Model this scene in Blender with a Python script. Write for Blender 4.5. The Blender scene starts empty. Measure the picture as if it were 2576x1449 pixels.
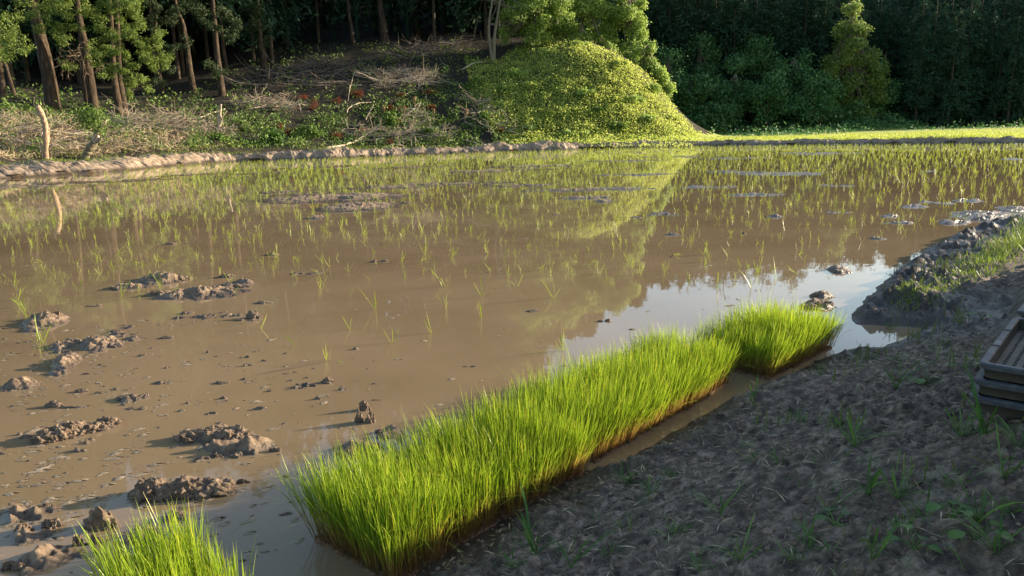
import bpy, math, random
import numpy as np
from mathutils import Vector, Matrix, noise as mnoise
RND = np.random.default_rng(7); random.seed(7)
S = bpy.context.scene
# ------------------------------------------------------------------ camera
F_PX, CX, CY = 1850.0, 1288.0, 724.5          # photo read at 2576 x 1449
ROLL = math.atan(0.025); EYE = 1.6
PITCH = math.atan((CY-324)/F_PX*math.cos(ROLL))
cam_d = bpy.data.cameras.new('camera'); cam = bpy.data.objects.new('camera', cam_d)
S.collection.objects.link(cam); S.camera = cam
cam_d.sensor_width = 36; cam_d.lens = F_PX/2576*36; cam_d.clip_start = .05; cam_d.clip_end = 2000
cR, sR = math.cos(ROLL), math.sin(ROLL)
fwd = Vector((0, math.cos(PITCH), -math.sin(PITCH))); up0 = Vector((0, math.sin(PITCH), math.cos(PITCH))); rt0 = Vector((1,0,0))
Rv = cR*rt0 - sR*up0; Uv = sR*rt0 + cR*up0
M = Matrix((Rv, Uv, -fwd)).transposed().to_4x4(); M.translation = (0,0,EYE); cam.matrix_world = M
# ------------------------------------------------------------------ light
SUN_EL, SUN_AZ = math.radians(13), math.radians(18)     # azimuth from +X towards +Y
SD = np.array([math.cos(SUN_EL)*math.cos(SUN_AZ), math.cos(SUN_EL)*math.sin(SUN_AZ), math.sin(SUN_EL)])
W = bpy.data.worlds.new('World'); S.world = W; W.use_nodes = True
nt = W.node_tree; bgn = nt.nodes['Background']
sky = nt.nodes.new('ShaderNodeTexSky'); sky.sky_type = 'NISHITA'; sky.sun_disc = False
sky.sun_elevation = SUN_EL; sky.sun_rotation = math.pi/2 - SUN_AZ; sky.air_density = 1.0; sky.dust_density = 1.0; sky.ozone_density = 1.0
nt.links.new(sky.outputs[0], bgn.inputs[0]); bgn.inputs[1].default_value = 0.115
sl = bpy.data.lights.new('sun', 'SUN'); sl.energy = 5.0; sl.angle = math.radians(.5); sl.color = (1.0, .83, .60)
so = bpy.data.objects.new('sun', sl); S.collection.objects.link(so)
so.rotation_euler = Vector(SD).to_track_quat('Z', 'Y').to_euler(); so.location = (30, 15, 30)
S.view_settings.view_transform = 'Standard'; S.view_settings.look = 'None'; S.view_settings.gamma = 1
S.view_settings.exposure = 1.45
S.cycles.max_bounces = 6; S.cycles.transmission_bounces = 3; S.cycles.diffuse_bounces = 3

# ------------------------------------------------------------------ pixel -> world helpers (measuring the photo)
def ray(px, py):
    u = (px-CX)/F_PX; v = -(py-CY)/F_PX
    return FW+u*RV+v*UV
def P(px, py, z=0.0):
    d = ray(px, py); t = (z-EYE)/d[2]; return np.array([d[0]*t, d[1]*t, z])
def at(px, py, Y):
    d = ray(px, py); t = Y/d[1]; return np.array([d[0]*t, Y, EYE+d[2]*t])
def toworld_px(x, y, z):
    v = Vector((x, y, z-EYE)); k = v.dot(fwd)
    return CX+F_PX*v.dot(Rv)/k, CY-F_PX*v.dot(Uv)/k
FW, RV, UV = np.array(fwd), np.array(Rv), np.array(Uv)
# ------------------------------------------------------------------ noise
def _hash(ix, iy, seed):
    h = (ix.astype(np.int64)*374761393 + iy.astype(np.int64)*668265263 + seed*974711) & 0xffffffff
    h = ((h ^ (h >> 13))*1274126177) & 0xffffffff
    return ((h ^ (h >> 16)) & 0xffff)/65535.0
def vn(x, y, seed=0):
    x = np.asarray(x, float); y = np.asarray(y, float)
    ix = np.floor(x); iy = np.floor(y); fx = x-ix; fy = y-iy
    fx = fx*fx*(3-2*fx); fy = fy*fy*(3-2*fy)
    a = _hash(ix,iy,seed); b = _hash(ix+1,iy,seed); c = _hash(ix,iy+1,seed); d = _hash(ix+1,iy+1,seed)
    return (a+(b-a)*fx+(c-a)*fy+(a-b-c+d)*fx*fy)*2-1
def fbm(x, y, o=4, seed=0, g=.5):
    s = 0; a = 1; n = 0
    for k in range(o):
        s = s+a*vn(x*2**k+k*17.3, y*2**k-k*9.1, seed+k); n += a; a *= g
    return s/n
def sstep(a, b, x): t = np.clip((x-a)/(b-a), 0, 1); return t*t*(3-2*t)
# ------------------------------------------------------------------ mesh helpers
col = S.collection
def mesh_np(name, V, Fs, mat=None, smooth=False, attrs=None):
    V = np.asarray(V, np.float32); Fs = np.asarray(Fs, np.int32); k = Fs.shape[1]; m = len(Fs)
    me = bpy.data.meshes.new(name); me.vertices.add(len(V)); me.vertices.foreach_set('co', V.ravel())
    me.loops.add(m*k); me.loops.foreach_set('vertex_index', Fs.ravel())
    me.polygons.add(m); me.polygons.foreach_set('loop_start', np.arange(0, m*k, k, dtype=np.int32))
    try: me.polygons.foreach_set('loop_total', np.full(m, k, np.int32))
    except Exception: pass
    me.polygons.foreach_set('use_smooth', np.full(m, smooth, bool))
    for an, av in (attrs or {}).items():
        at_ = me.attributes.new(an, 'FLOAT', 'POINT'); at_.data.foreach_set('value', np.asarray(av, np.float32))
    me.update(calc_edges=True)
    if mat: me.materials.append(mat)
    return me
def obj(name, me, parent=None, loc=None, rz=None):
    o = bpy.data.objects.new(name, me); col.objects.link(o)
    if parent: o.parent = parent
    if loc is not None: o.location = loc
    if rz is not None: o.rotation_euler = (0,0,rz)
    return o
def tag(o, label=None, cat=None, group=None, kind=None):
    if label: o['label'] = label
    if cat: o['category'] = cat
    if group: o['group'] = group
    if kind: o['kind'] = kind
    return o
def empty(name, loc=(0,0,0)):
    o = bpy.data.objects.new(name, None); col.objects.link(o); o.location = loc; o.empty_display_size = .2; return o
class Geo:
    """collects quads; attr a1 = random per piece, a2 = position along"""
    def __init__(s): s.V=[]; s.F=[]; s.A=[]; s.B=[]; s.n=0
    def add(s, V, F, a=None, b=None):
        V = np.asarray(V, float); F = np.asarray(F, int)
        s.V.append(V); s.F.append(F+s.n); s.n += len(V)
        s.A.append(np.full(len(V), random.random()) if a is None else np.broadcast_to(a, (len(V),)))
        s.B.append(np.zeros(len(V)) if b is None else np.broadcast_to(b, (len(V),)))
        return s
    def mesh(s, name, mat, smooth=False):
        return mesh_np(name, np.concatenate(s.V), np.concatenate(s.F), mat, smooth, {'rnd': np.concatenate(s.A), 'tt': np.concatenate(s.B)})
def nrm(v): return v/np.maximum(np.linalg.norm(v, axis=-1, keepdims=True), 1e-9)
def tube(pts, rad, sides=6, cap=True):
    pts = np.asarray(pts, float); rad = np.broadcast_to(np.asarray(rad, float), (len(pts),)); n = len(pts)
    T = nrm(np.gradient(pts, axis=0)); ref = np.array([0,0,1.]) if abs(T[0][2]) < .8 else np.array([1.,0,0])
    A = nrm(np.cross(T, ref)); B = np.cross(T, A)
    ang = np.arange(sides)*2*np.pi/sides
    V = (pts[:,None,:] + rad[:,None,None]*(np.cos(ang)[None,:,None]*A[:,None,:]+np.sin(ang)[None,:,None]*B[:,None,:])).reshape(-1,3)
    i = np.arange(n-1)[:,None]*sides; j = np.arange(sides)[None,:]; j2 = (j+1)%sides
    F = np.stack([i+j, i+j2, i+sides+j2, i+sides+j], -1).reshape(-1,4)
    if cap:
        V = np.concatenate([V, [pts[-1]]]); c = len(V)-1; b = (n-1)*sides
        F = np.concatenate([F, [[b+q, b+(q+1)%sides, c, c] for q in range(sides)]]) if False else F
        q = np.arange(0, sides, 2)
        F = np.concatenate([F, np.stack([b+q, b+(q+1)%sides, b+(q+2)%sides, np.full(len(q), c)], -1)])
    return V, F
def leaves(C, size, N=None, jit=1.0, asp=.55, droop=0.0, along=None):
    """kite leaf quads at C; normals N jittered"""
    n = len(C); size = np.broadcast_to(size, (n,))
    R = RND.normal(size=(n,3))
    nn = nrm((N if N is not None else np.zeros((n,3))) + jit*nrm(R))
    L = RND.normal(size=(n,3)) if along is None else along+RND.normal(size=(n,3))*.35
    L[:,2] -= droop
    L = nrm(L - nn*np.sum(L*nn, 1, keepdims=True)); Wd = np.cross(nn, L)
    s = size[:,None]
    V = np.stack([C, C+L*s*.45+Wd*s*asp*.5+nn*s*.06, C+L*s, C+L*s*.45-Wd*s*asp*.5+nn*s*.06], 1).reshape(-1,3)
    F = np.arange(n*4).reshape(-1,4)
    return V, F, np.repeat(RND.random(n), 4)
# ------------------------------------------------------------------ materials
def newmat(name):
    m = bpy.data.materials.new(name); m.use_nodes = True; return m, m.node_tree, m.node_tree.nodes['Principled BSDF']
def ramp(t, stops, src=None):
    r = t.nodes.new('ShaderNodeValToRGB')
    while len(r.color_ramp.elements) < len(stops): r.color_ramp.elements.new(.5)
    for e, (p, c) in zip(r.color_ramp.elements, stops): e.position = p; e.color = (*c, 1)
    if src is not None: t.links.new(src, r.inputs[0])
    return r
def attr(t, n): a = t.nodes.new('ShaderNodeAttribute'); a.attribute_name = n; return a.outputs['Fac']
def tnoise(t, scale, detail=4, rough=.55, vec=None, coord='Object'):
    n = t.nodes.new('ShaderNodeTexNoise'); n.inputs['Scale'].default_value = scale; n.inputs['Detail'].default_value = detail; n.inputs['Roughness'].default_value = rough
    tc = t.nodes.new('ShaderNodeTexCoord'); 
    if vec:
        mp = t.nodes.new('ShaderNodeMapping'); mp.inputs['Scale'].default_value = vec; t.links.new(tc.outputs[coord], mp.inputs[0]); t.links.new(mp.outputs[0], n.inputs[0])
    else: t.links.new(tc.outputs[coord], n.inputs[0])
    return n.outputs['Fac']
def bump(t, b, h, strength, dist):
    n = t.nodes.new('ShaderNodeBump'); n.inputs['Strength'].default_value = strength; n.inputs['Distance'].default_value = dist
    t.links.new(h, n.inputs['Height']); t.links.new(n.outputs[0], b.inputs['Normal']); return n
def leafmat(name, stops, trans=.35, rough=.45, patch=None, spec=.4, key='rnd'):
    m, t, b = newmat(name)
    src = attr(t, key)
    if patch:
        nz = tnoise(t, patch[0], 3); mx = t.nodes.new('ShaderNodeMix'); mx.inputs[0].default_value = patch[1]
        t.links.new(src, mx.inputs[2]); t.links.new(nz, mx.inputs[3]); src = mx.outputs[0]
    r = ramp(t, stops, src); t.links.new(r.outputs[0], b.inputs['Base Color'])
    b.inputs['Roughness'].default_value = rough; b.inputs['Specular IOR Level'].default_value = spec
    tr = t.nodes.new('ShaderNodeBsdfTranslucent'); t.links.new(r.outputs[0], tr.inputs[0])
    mix = t.nodes.new('ShaderNodeMixShader'); mix.inputs[0].default_value = trans
    t.links.new(b.outputs[0], mix.inputs[1]); t.links.new(tr.outputs[0], mix.inputs[2])
    t.links.new(mix.outputs[0], t.nodes['Material Output'].inputs[0]); return m
def stonemat(name, stops, scale, rough=.9, bs=.5, bd=.02, detail=6, spec=.3, vec=None):
    m, t, b = newmat(name); n = tnoise(t, scale, detail, .6, vec)
    r = ramp(t, stops, n); t.links.new(r.outputs[0], b.inputs['Base Color']); b.inputs['Roughness'].default_value = rough
    b.inputs['Specular IOR Level'].default_value = spec
    n2 = tnoise(t, scale*3, detail, .7, vec); bump(t, b, n2, bs, bd); return m
MT = {}
MT['seed'] = leafmat('rice_leaf', [(0,(.20,.29,.02)),(.5,(.30,.38,.035)),(1,(.42,.46,.06))], .42, .4)
def mat_blade():
    m, t, b = newmat('rice_blade')
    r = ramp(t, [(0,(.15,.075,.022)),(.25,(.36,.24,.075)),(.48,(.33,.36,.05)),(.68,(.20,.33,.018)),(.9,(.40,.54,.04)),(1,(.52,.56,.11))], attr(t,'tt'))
    r2 = ramp(t, [(0,(.5,.55,.4)),(.5,(.95,.95,.8)),(.93,(1.2,1.15,1.1)),(.97,(1.7,1.15,1.4)),(1,(1.9,1.2,1.8))], attr(t,'rnd'))
    mx = t.nodes.new('ShaderNodeMix'); mx.data_type='RGBA'; mx.blend_type='MULTIPLY'; mx.inputs[0].default_value=1
    t.links.new(r.outputs[0], mx.inputs[6]); t.links.new(r2.outputs[0], mx.inputs[7])
    t.links.new(mx.outputs[2], b.inputs['Base Color']); b.inputs['Roughness'].default_value=.38; b.inputs['Specular IOR Level'].default_value=.4
    tr = t.nodes.new('ShaderNodeBsdfTranslucent'); t.links.new(mx.outputs[2], tr.inputs[0])
    mix = t.nodes.new('ShaderNodeMixShader'); mix.inputs[0].default_value=.42
    t.links.new(b.outputs[0], mix.inputs[1]); t.links.new(tr.outputs[0], mix.inputs[2]); t.links.new(mix.outputs[0], t.nodes['Material Output'].inputs[0]); return m
MT['blade'] = mat_blade()
MT['cedar'] = leafmat('cedar_foliage_shaded', [(0,(.012,.028,.009)),(.55,(.03,.058,.014)),(1,(.07,.10,.022))], .22, .6, (.6,.5))  # darker cedar copy: the gloom of unlit foliage is put into its colour
MT['cedar_lit'] = leafmat('cedar_spray_lit', [(0,(.04,.085,.016)),(.5,(.13,.20,.032)),(1,(.30,.35,.07))], .32, .6, (.5,.5))  # lighter copy for sunlit sprays, sunlight put into the leaf colour
MT['cedar_far'] = leafmat('cedar_far', [(0,(.018,.045,.030)),(.6,(.036,.078,.044)),(1,(.06,.115,.055))], .12, .8, (.15,.5), .1)  # blue-green tint paints the skylit shade of the deep and far wood
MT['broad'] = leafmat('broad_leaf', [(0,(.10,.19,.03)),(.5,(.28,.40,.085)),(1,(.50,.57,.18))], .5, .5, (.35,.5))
MT['broad_shaded'] = leafmat('broad_leaf_shaded', [(0,(.035,.10,.042)),(.5,(.085,.19,.065)),(1,(.16,.30,.085))], .3, .55, (.25,.5), .25)  # shade over the far wood painted into these leaves, bluish and dark
MT['broad_sunlit'] = leafmat('broad_leaf_sunlit', [(0,(.06,.12,.03)),(.5,(.17,.25,.055)),(1,(.34,.40,.11))], .4, .55, (.25,.5))  # brighter leaf colour standing in for sun on the one lit far tree
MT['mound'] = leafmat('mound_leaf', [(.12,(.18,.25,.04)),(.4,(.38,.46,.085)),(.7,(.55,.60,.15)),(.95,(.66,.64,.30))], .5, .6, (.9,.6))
MT['under'] = leafmat('undergrowth_leaf', [(0,(.035,.08,.014)),(.5,(.10,.18,.026)),(1,(.25,.33,.06))], .32, .55, (.5,.5))
MT['rust'] = leafmat('dead_cedar_foliage', [(0,(.10,.025,.010)),(.6,(.22,.06,.02)),(1,(.30,.11,.04))], .2, .8)
MT['straw'] = leafmat('dry_straw', [(0,(.24,.17,.10)),(.6,(.46,.36,.22)),(1,(.62,.52,.35))], .15, .8)
MT['twig'] = leafmat('dead_twig', [(0,(.10,.07,.05)),(.5,(.25,.18,.12)),(1,(.42,.33,.23))], 0.0, .85)
MT['twig_pale'] = stonemat('pale_branch', [(.3,(.26,.19,.13)),(.7,(.5,.42,.32))], 6, .85, .4, .01)
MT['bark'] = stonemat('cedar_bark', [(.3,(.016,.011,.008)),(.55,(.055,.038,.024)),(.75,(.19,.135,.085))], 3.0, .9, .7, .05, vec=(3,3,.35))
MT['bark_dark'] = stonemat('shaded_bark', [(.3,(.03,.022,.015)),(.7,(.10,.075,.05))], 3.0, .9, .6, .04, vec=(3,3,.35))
MT['bark_pale'] = stonemat('pale_bark', [(.3,(.11,.095,.06)),(.7,(.24,.21,.14))], 4.0, .85, .4, .02, vec=(2,2,.6))
MT['cut'] = stonemat('cut_wood', [(.3,(.42,.26,.14)),(.7,(.55,.38,.22))], 20, .8, .2, .005)
MT['reddish'] = stonemat('stump_bark', [(.3,(.16,.08,.04)),(.7,(.34,.18,.10))], 8, .85, .4, .01)
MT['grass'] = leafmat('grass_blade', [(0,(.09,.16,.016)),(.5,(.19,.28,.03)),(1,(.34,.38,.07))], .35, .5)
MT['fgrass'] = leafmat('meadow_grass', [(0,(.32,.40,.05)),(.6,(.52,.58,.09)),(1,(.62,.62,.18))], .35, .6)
MT['weed'] = leafmat('weed_leaf', [(0,(.04,.11,.02)),(.5,(.08,.18,.03)),(1,(.15,.26,.05))], .35, .5)
MT['horse'] = leafmat('horsetail', [(0,(.10,.15,.03)),(.6,(.20,.26,.06)),(1,(.32,.34,.10))], .3, .6)
def mat_water():
    m, t, b = newmat('muddy_water')
    r = ramp(t, [(.25,(.205,.145,.080)),(.6,(.27,.193,.115))], tnoise(t, .5, 4, .6))
    t.links.new(r.outputs[0], b.inputs['Base Color']); b.inputs['Roughness'].default_value=.02; b.inputs['IOR'].default_value=1.36
    b.inputs['Specular IOR Level'].default_value=.7
    n = tnoise(t, 2.2, 3, .5); bump(t, b, n, .13, .006); return m
MT['water'] = mat_water()
def mat_soil(name, dry, wet, scale=9, dens='wet', rough=(.92,.28)):
    m, t, b = newmat(name)
    n = tnoise(t, scale, 8, .7); rd = ramp(t, dry, n); rw = ramp(t, wet, n)
    mx = t.nodes.new('ShaderNodeMix'); mx.data_type='RGBA'; w = attr(t, dens)
    t.links.new(w, mx.inputs[0]); t.links.new(rd.outputs[0], mx.inputs[6]); t.links.new(rw.outputs[0], mx.inputs[7]); t.links.new(mx.outputs[2], b.inputs['Base Color'])
    rr = t.nodes.new('ShaderNodeMapRange'); rr.inputs[3].default_value=rough[0]; rr.inputs[4].default_value=rough[1]; t.links.new(w, rr.inputs[0]); t.links.new(rr.outputs[0], b.inputs['Roughness'])
    bump(t, b, tnoise(t, scale*5, 8, .75), .8, .012); return m
MT['bank'] = mat_soil('bank_soil', [(.34,(.032,.022,.016)),(.5,(.125,.092,.066)),(.66,(.33,.255,.19))], [(.3,(.032,.024,.018)),(.7,(.075,.056,.043))], 16, rough=(.92,.42))
MT['crumb'] = stonemat('dry_crumb', [(.3,(.06,.043,.031)),(.7,(.24,.18,.13))], 7, .95, .3, .004)
MT['bund'] = mat_soil('bund_soil', [(.3,(.11,.078,.052)),(.5,(.27,.20,.14)),(.72,(.44,.345,.25))], [(.3,(.05,.037,.026)),(.7,(.12,.09,.06))], 2.5)
MT['mud'] = mat_soil('wet_mud', [(.28,(.08,.052,.032)),(.5,(.19,.13,.082)),(.72,(.33,.245,.165))], [(.3,(.05,.034,.022)),(.7,(.13,.092,.06))], 18, rough=(.8,.25))
MT['snagbark'] = stonemat('snag_bark', [(.3,(.20,.12,.075)),(.7,(.50,.36,.24))], 9, .85, .5, .02)
MT['hill'] = stonemat('forest_soil', [(.3,(.010,.009,.006)),(.7,(.034,.027,.016))], 1.2, .95, .6, .1)
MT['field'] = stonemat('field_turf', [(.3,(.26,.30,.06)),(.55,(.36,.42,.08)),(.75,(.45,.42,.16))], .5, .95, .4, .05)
MT['ground'] = stonemat('ground', [(.3,(.05,.06,.02)),(.7,(.09,.10,.04))], .2, .95)
MT['rootmat'] = stonemat('root_mat_soil', [(.3,(.05,.028,.016)),(.7,(.26,.16,.095))], 40, .9, .6, .006)
MT['tray'] = stonemat('weathered_tray_plastic', [(.25,(.03,.033,.038)),(.5,(.06,.066,.076)),(.72,(.15,.145,.135))], 11, .55, .3, .002)
MT['tray_side'] = stonemat('dirty_tray_plastic', [(.3,(.022,.021,.020)),(.7,(.07,.06,.045))], 9, .6, .3, .002)

# ================================================================== terrain
BW = [(-700,500),(-300,470),(0,450),(150,441),(300,431),(450,415),(600,406),(833,399),(1025,391),(1142,387),(1259,382),(1425,377),(1460,375),(1717,368),(2150,364),(2576,361),(2900,358),(3400,354)]
BT = [(-700,430),(-300,412),(0,397),(150,398),(300,391),(450,376),(600,369),(833,373),(1025,370),(1142,367),(1259,367),(1425,360),(1460,358),(1717,360),(2150,356),(2576,352),(2900,350),(3400,346)]
BWg = np.array([P(x,y)[:2] for x,y in BW])
def bund_d(x, y):
    """signed distance to the bund foot, positive behind (away from camera)"""
    x = np.asarray(x, float); y = np.asarray(y, float); best = np.full(x.shape, 1e9); sg = np.ones(x.shape)
    for a, b in zip(BWg[:-1], BWg[1:]):
        d = b-a; L = d@d; t = np.clip(((x-a[0])*d[0]+(y-a[1])*d[1])/L, 0, 1)
        ex = x-(a[0]+t*d[0]); ey = y-(a[1]+t*d[1]); r = np.hypot(ex, ey); s = np.sign(d[0]*(y-a[1])-d[1]*(x-a[0]))
        k = r < best; best = np.where(k, r, best); sg = np.where(k, s, sg)
    return best*sg
CP = {-300:[(398,31),(300,37),(240,46),(180,60),(120,80)], 0:[(388,40),(300,46),(268,50),(215,62),(150,82)], 300:[(383,45),(305,52),(290,57),(230,70),(150,90)],
      600:[(366,52),(290,60),(215,70),(130,88)], 900:[(364,58),(280,65),(190,74),(110,85),(80,104)], 1150:[(361,61),(270,67),(180,76),(112,86),(70,104)],
      1300:[(360,62),(250,69),(160,77),(100,88),(80,104)], 1450:[(356,63),(240,69),(118,78),(100,88),(110,104)], 1560:[(356,64),(245,69),(140,76),(150,86),(220,104)],
      1640:[(354,65),(285,69),(207,75),(260,86),(310,100)], 1710:[(352,66),(315,70),(290,74),(320,84),(330,100)],
      1790:[(349,72),(346,85),(343,97)], 2000:[(352,62),(346,78),(341,95),(300,104),(288,112),(262,140)], 2200:[(352,60),(342,78),(335,96),(275,106),(272,116),(255,140)],
      2330:[(342,72),(333,95),(322,106),(290,118),(258,140)], 2576:[(345,62),(330,85),(322,97),(305,112),(270,140)], 2850:[(340,65),(323,88),(314,100),(268,140)],1850:[(349,70),(344,95),(300,112),(265,140)]}
pts = []
for x, l in CP.items():
    for py, Y in l: pts.append(at(x, py, Y))
for a in np.linspace(0, 1, 12):
    q = BWg[0]*(1-a)+BWg[12]*a; pts.append([q[0]*.9, q[1]*.9, -.2])
for q in ([-60,60,9],[-60,100,22],[-30,120,26],[0,130,22],[40,170,12],[90,170,10],[75,98,.6],[90,110,1.5],[105,126,8],[125,142,16],[115,108,1.5],[140,120,3],[-70,40,6],[160,160,14],[100,90,.5],[140,100,1],[0,175,26],[-50,170,34],[160,120,6]): pts.append(q)
pts = np.array(pts, float); C2 = pts[:,:2]/50
def _k(r): r = np.maximum(r, 1e-9); return r*r*np.log(r)
n_ = len(pts); A_ = np.zeros((n_+3, n_+3)); D_ = np.linalg.norm(C2[:,None]-C2[None], axis=-1)
A_[:n_,:n_] = _k(D_)+np.eye(n_)*.0006; A_[:n_,n_:] = np.c_[np.ones(n_), C2]; A_[n_:,:n_] = A_[:n_,n_:].T
w_ = np.linalg.solve(A_, np.r_[pts[:,2], 0,0,0])
def hill_z(x, y):
    x = np.asarray(x, float); y = np.asarray(y, float); sh = x.shape; X = np.c_[x.ravel(), y.ravel()]/50
    z = np.empty(len(X))
    for i in range(0, len(X), 20000):
        B = X[i:i+20000]; z[i:i+20000] = _k(np.linalg.norm(B[:,None]-C2[None], axis=-1))@w_[:n_]+w_[n_]+B@w_[n_+1:]
    z = z.reshape(sh)
    d = bund_d(x, y)
    z = np.maximum(z, .28+.0*x)
    z = z + (.35*fbm(x/3.2, y/3.2, 4, 3)*sstep(.6, 4, z))
    return np.where(d < 1.0, .15, z*1.0)
def hit(px, py, dz=0.0):
    d = ray(px, py); ts = np.linspace(28, 150, 260)/d[1]
    X = d[0]*ts; Y = d[1]*ts; Z = EYE+d[2]*ts; h = hill_z(X, Y)+dz
    k = np.argmax(Z <= h) if np.any(Z <= h) else len(ts)-1
    if k > 0:
        a = ts[k-1]; b = ts[k]; fa = Z[k-1]-h[k-1]; fb = Z[k]-h[k]; t = a+(b-a)*fa/max(fa-fb, 1e-6)
    else: t = ts[0]
    return np.array([d[0]*t, d[1]*t, EYE+d[2]*t])
gx = np.arange(-75, 175, .9); gy = np.arange(26, 190, .9); GX, GY = np.meshgrid(gx, gy)
keep = bund_d(GX, GY) > -.2
HZ = hill_z(GX, GY); idx = np.arange(GX.size).reshape(GX.shape)
q = np.stack([idx[:-1,:-1], idx[:-1,1:], idx[1:,1:], idx[1:,:-1]], -1).reshape(-1,4)
kk = keep.ravel(); q = q[kk[q].all(1)]
used = np.unique(q); rm = np.full(GX.size, -1); rm[used] = np.arange(len(used))
tag(obj('hillside', mesh_np('hillside', np.c_[GX.ravel(), GY.ravel(), HZ.ravel()][used], rm[q], MT['hill'], True)), kind='structure')
# base ground to the horizon
gs = 1500; tag(obj('ground', mesh_np('ground', [(-gs,-gs,-.5),(gs,-gs,-.5),(gs,gs,-.5),(-gs,gs,-.5)], [(0,1,2,3)], MT['ground'])), kind='structure')
# ---- lit far field (turf sheet a little above the hillside skirt)
fx = np.arange(2, 135, .7); fy = np.arange(40, 112, .7); FX, FY = np.meshgrid(fx, fy)
fz = hill_z(FX, FY); okf = (bund_d(FX, FY) > .7) & (fz < .95)
FZ = np.maximum(fz, .28)+.03+.05*fbm(FX/2, FY/2, 3, 5); idx = np.arange(FX.size).reshape(FX.shape)
q = np.stack([idx[:-1,:-1], idx[:-1,1:], idx[1:,1:], idx[1:,:-1]], -1).reshape(-1,4); q = q[okf.ravel()[q].all(1)]
used = np.unique(q); rm = np.full(FX.size, -1); rm[used] = np.arange(len(used))
tag(obj('field', mesh_np('field', np.c_[FX.ravel(), FY.ravel(), FZ.ravel()][used], rm[q], MT['field'], True)), kind='structure')
# ---- bund: swept mud bank
def resample(pts, n):
    pts = np.asarray(pts, float); L = np.r_[0, np.cumsum(np.linalg.norm(np.diff(pts, axis=0), axis=1))]; t = np.linspace(0, L[-1], n)
    return np.c_[[np.interp(t, L, pts[:,k]) for k in range(pts.shape[1])]].T
bx = resample(BWg, 1500); tt = nrm(np.gradient(bx, axis=0)); nn = np.c_[-tt[:,1], tt[:,0]]
nn = nrm(np.c_[[np.convolve(np.pad(nn[:,k], 60, 'edge'), np.ones(121)/121, 'valid') for k in (0,1)]].T)
btop = np.array([P(a,b,.5)[:2] for a,b in BT])
pxs = np.array([toworld_px(a,b,0)[0] for a,b in bx]); wid = 1.0+1.7*sstep(700, 0, pxs); wid *= np.where(pxs > 1480, .75, 1); wid *= 1+.22*fbm(bx[:,0]/2.2, bx[:,1]/2.2, 3, 23)
hgt = np.interp(pxs, [-700,0,400,800,1120,1150,1185,1220,1440,1500,2000,3400], [.58,.55,.56,.56,.54,.34,.26,.54,.50,.36,.34,.34])
prof = np.array([-.25,-.08,0,.06,.14,.24,.34,.46,.58,.7,.84,1.0,1.2,1.45,1.7]); hp = np.array([-.25,-.05,.02,.10,.28,.46,.62,.76,.88,.97,1.0,1.0,.93,.7,.4])
hgt = hgt*(1+.30*fbm(bx[:,0]/3.1, bx[:,1]/3.1, 3, 24)); U, Wp = np.meshgrid(np.arange(len(bx)), np.arange(len(prof)), indexing='ij')
lump = fbm(bx[:,0][:,None]/1.6+prof*0, bx[:,1][:,None]/1.6+prof[None]*1.2, 4, 21)
Xb = bx[:,0][:,None]+nn[:,0][:,None]*prof[None]*wid[:,None]; Yb = bx[:,1][:,None]+nn[:,1][:,None]*prof[None]*wid[:,None]
rough_ = fbm(Xb/.5, Yb/.4, 5, 31, .68)
Zb = hp[None]*hgt[:,None]*(1+.38*lump)+rough_*.20*sstep(-.05,.25,prof)[None]
Xb += .3*fbm(Xb/.7, Yb/.7+9, 4, 41); Yb += .25*fbm(Xb/.6+5, Yb/.6+9, 4, 43); idx = np.arange(Xb.size).reshape(Xb.shape)
q = np.stack([idx[:-1,:-1], idx[:-1,1:], idx[1:,1:], idx[1:,:-1]], -1).reshape(-1,4)[:, ::-1]
wet_undercut = sstep(.22, .05, Zb+rough_*.12)  # damp foot, widened so its dark colour also paints a shaded undercut
tag(obj('bund', mesh_np('bund', np.c_[Xb.ravel(), Yb.ravel(), Zb.ravel()], q, MT['bund'], False, {'wet': wet_undercut.ravel()})), kind='structure')
def bund_grass():
    n = 9000; i = RND.integers(0, len(bx)-1, n); j = np.clip(11+RND.normal(size=n)*1.4, 8, 13).astype(int); m = fbm(bx[i,0]/1.5, bx[i,1]/1.5, 3, 29)+RND.normal(size=n)*.12 > -.02; i = i[m]; j = j[m]; n = len(i)
    B = np.c_[Xb[i,j], Yb[i,j], Zb[i,j]-.02]+RND.normal(size=(n,3))*np.array([.15,.12,0]); h = RND.uniform(.08,.26,n); R3 = RND.normal(size=(n,3)); al = nrm(R3*.45+np.array([0,0,1.])); V, F, a = leaves(B, h, R3, .2, .14, 0, al*3)
    tag(obj('bund_grass', mesh_np('bund_grass', V, F, MT['grass'], False, {'rnd': a, 'tt': a})), 'patchy fresh grass along the back edge of the mud bund', 'grass', kind='stuff')
bund_grass()
# ---- water
tag(obj('water', mesh_np('water', [(-45,-3,0),(60,-3,0),(60,70,0),(-45,70,0)], [(0,1,2,3)], MT['water'])), kind='structure')
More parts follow.
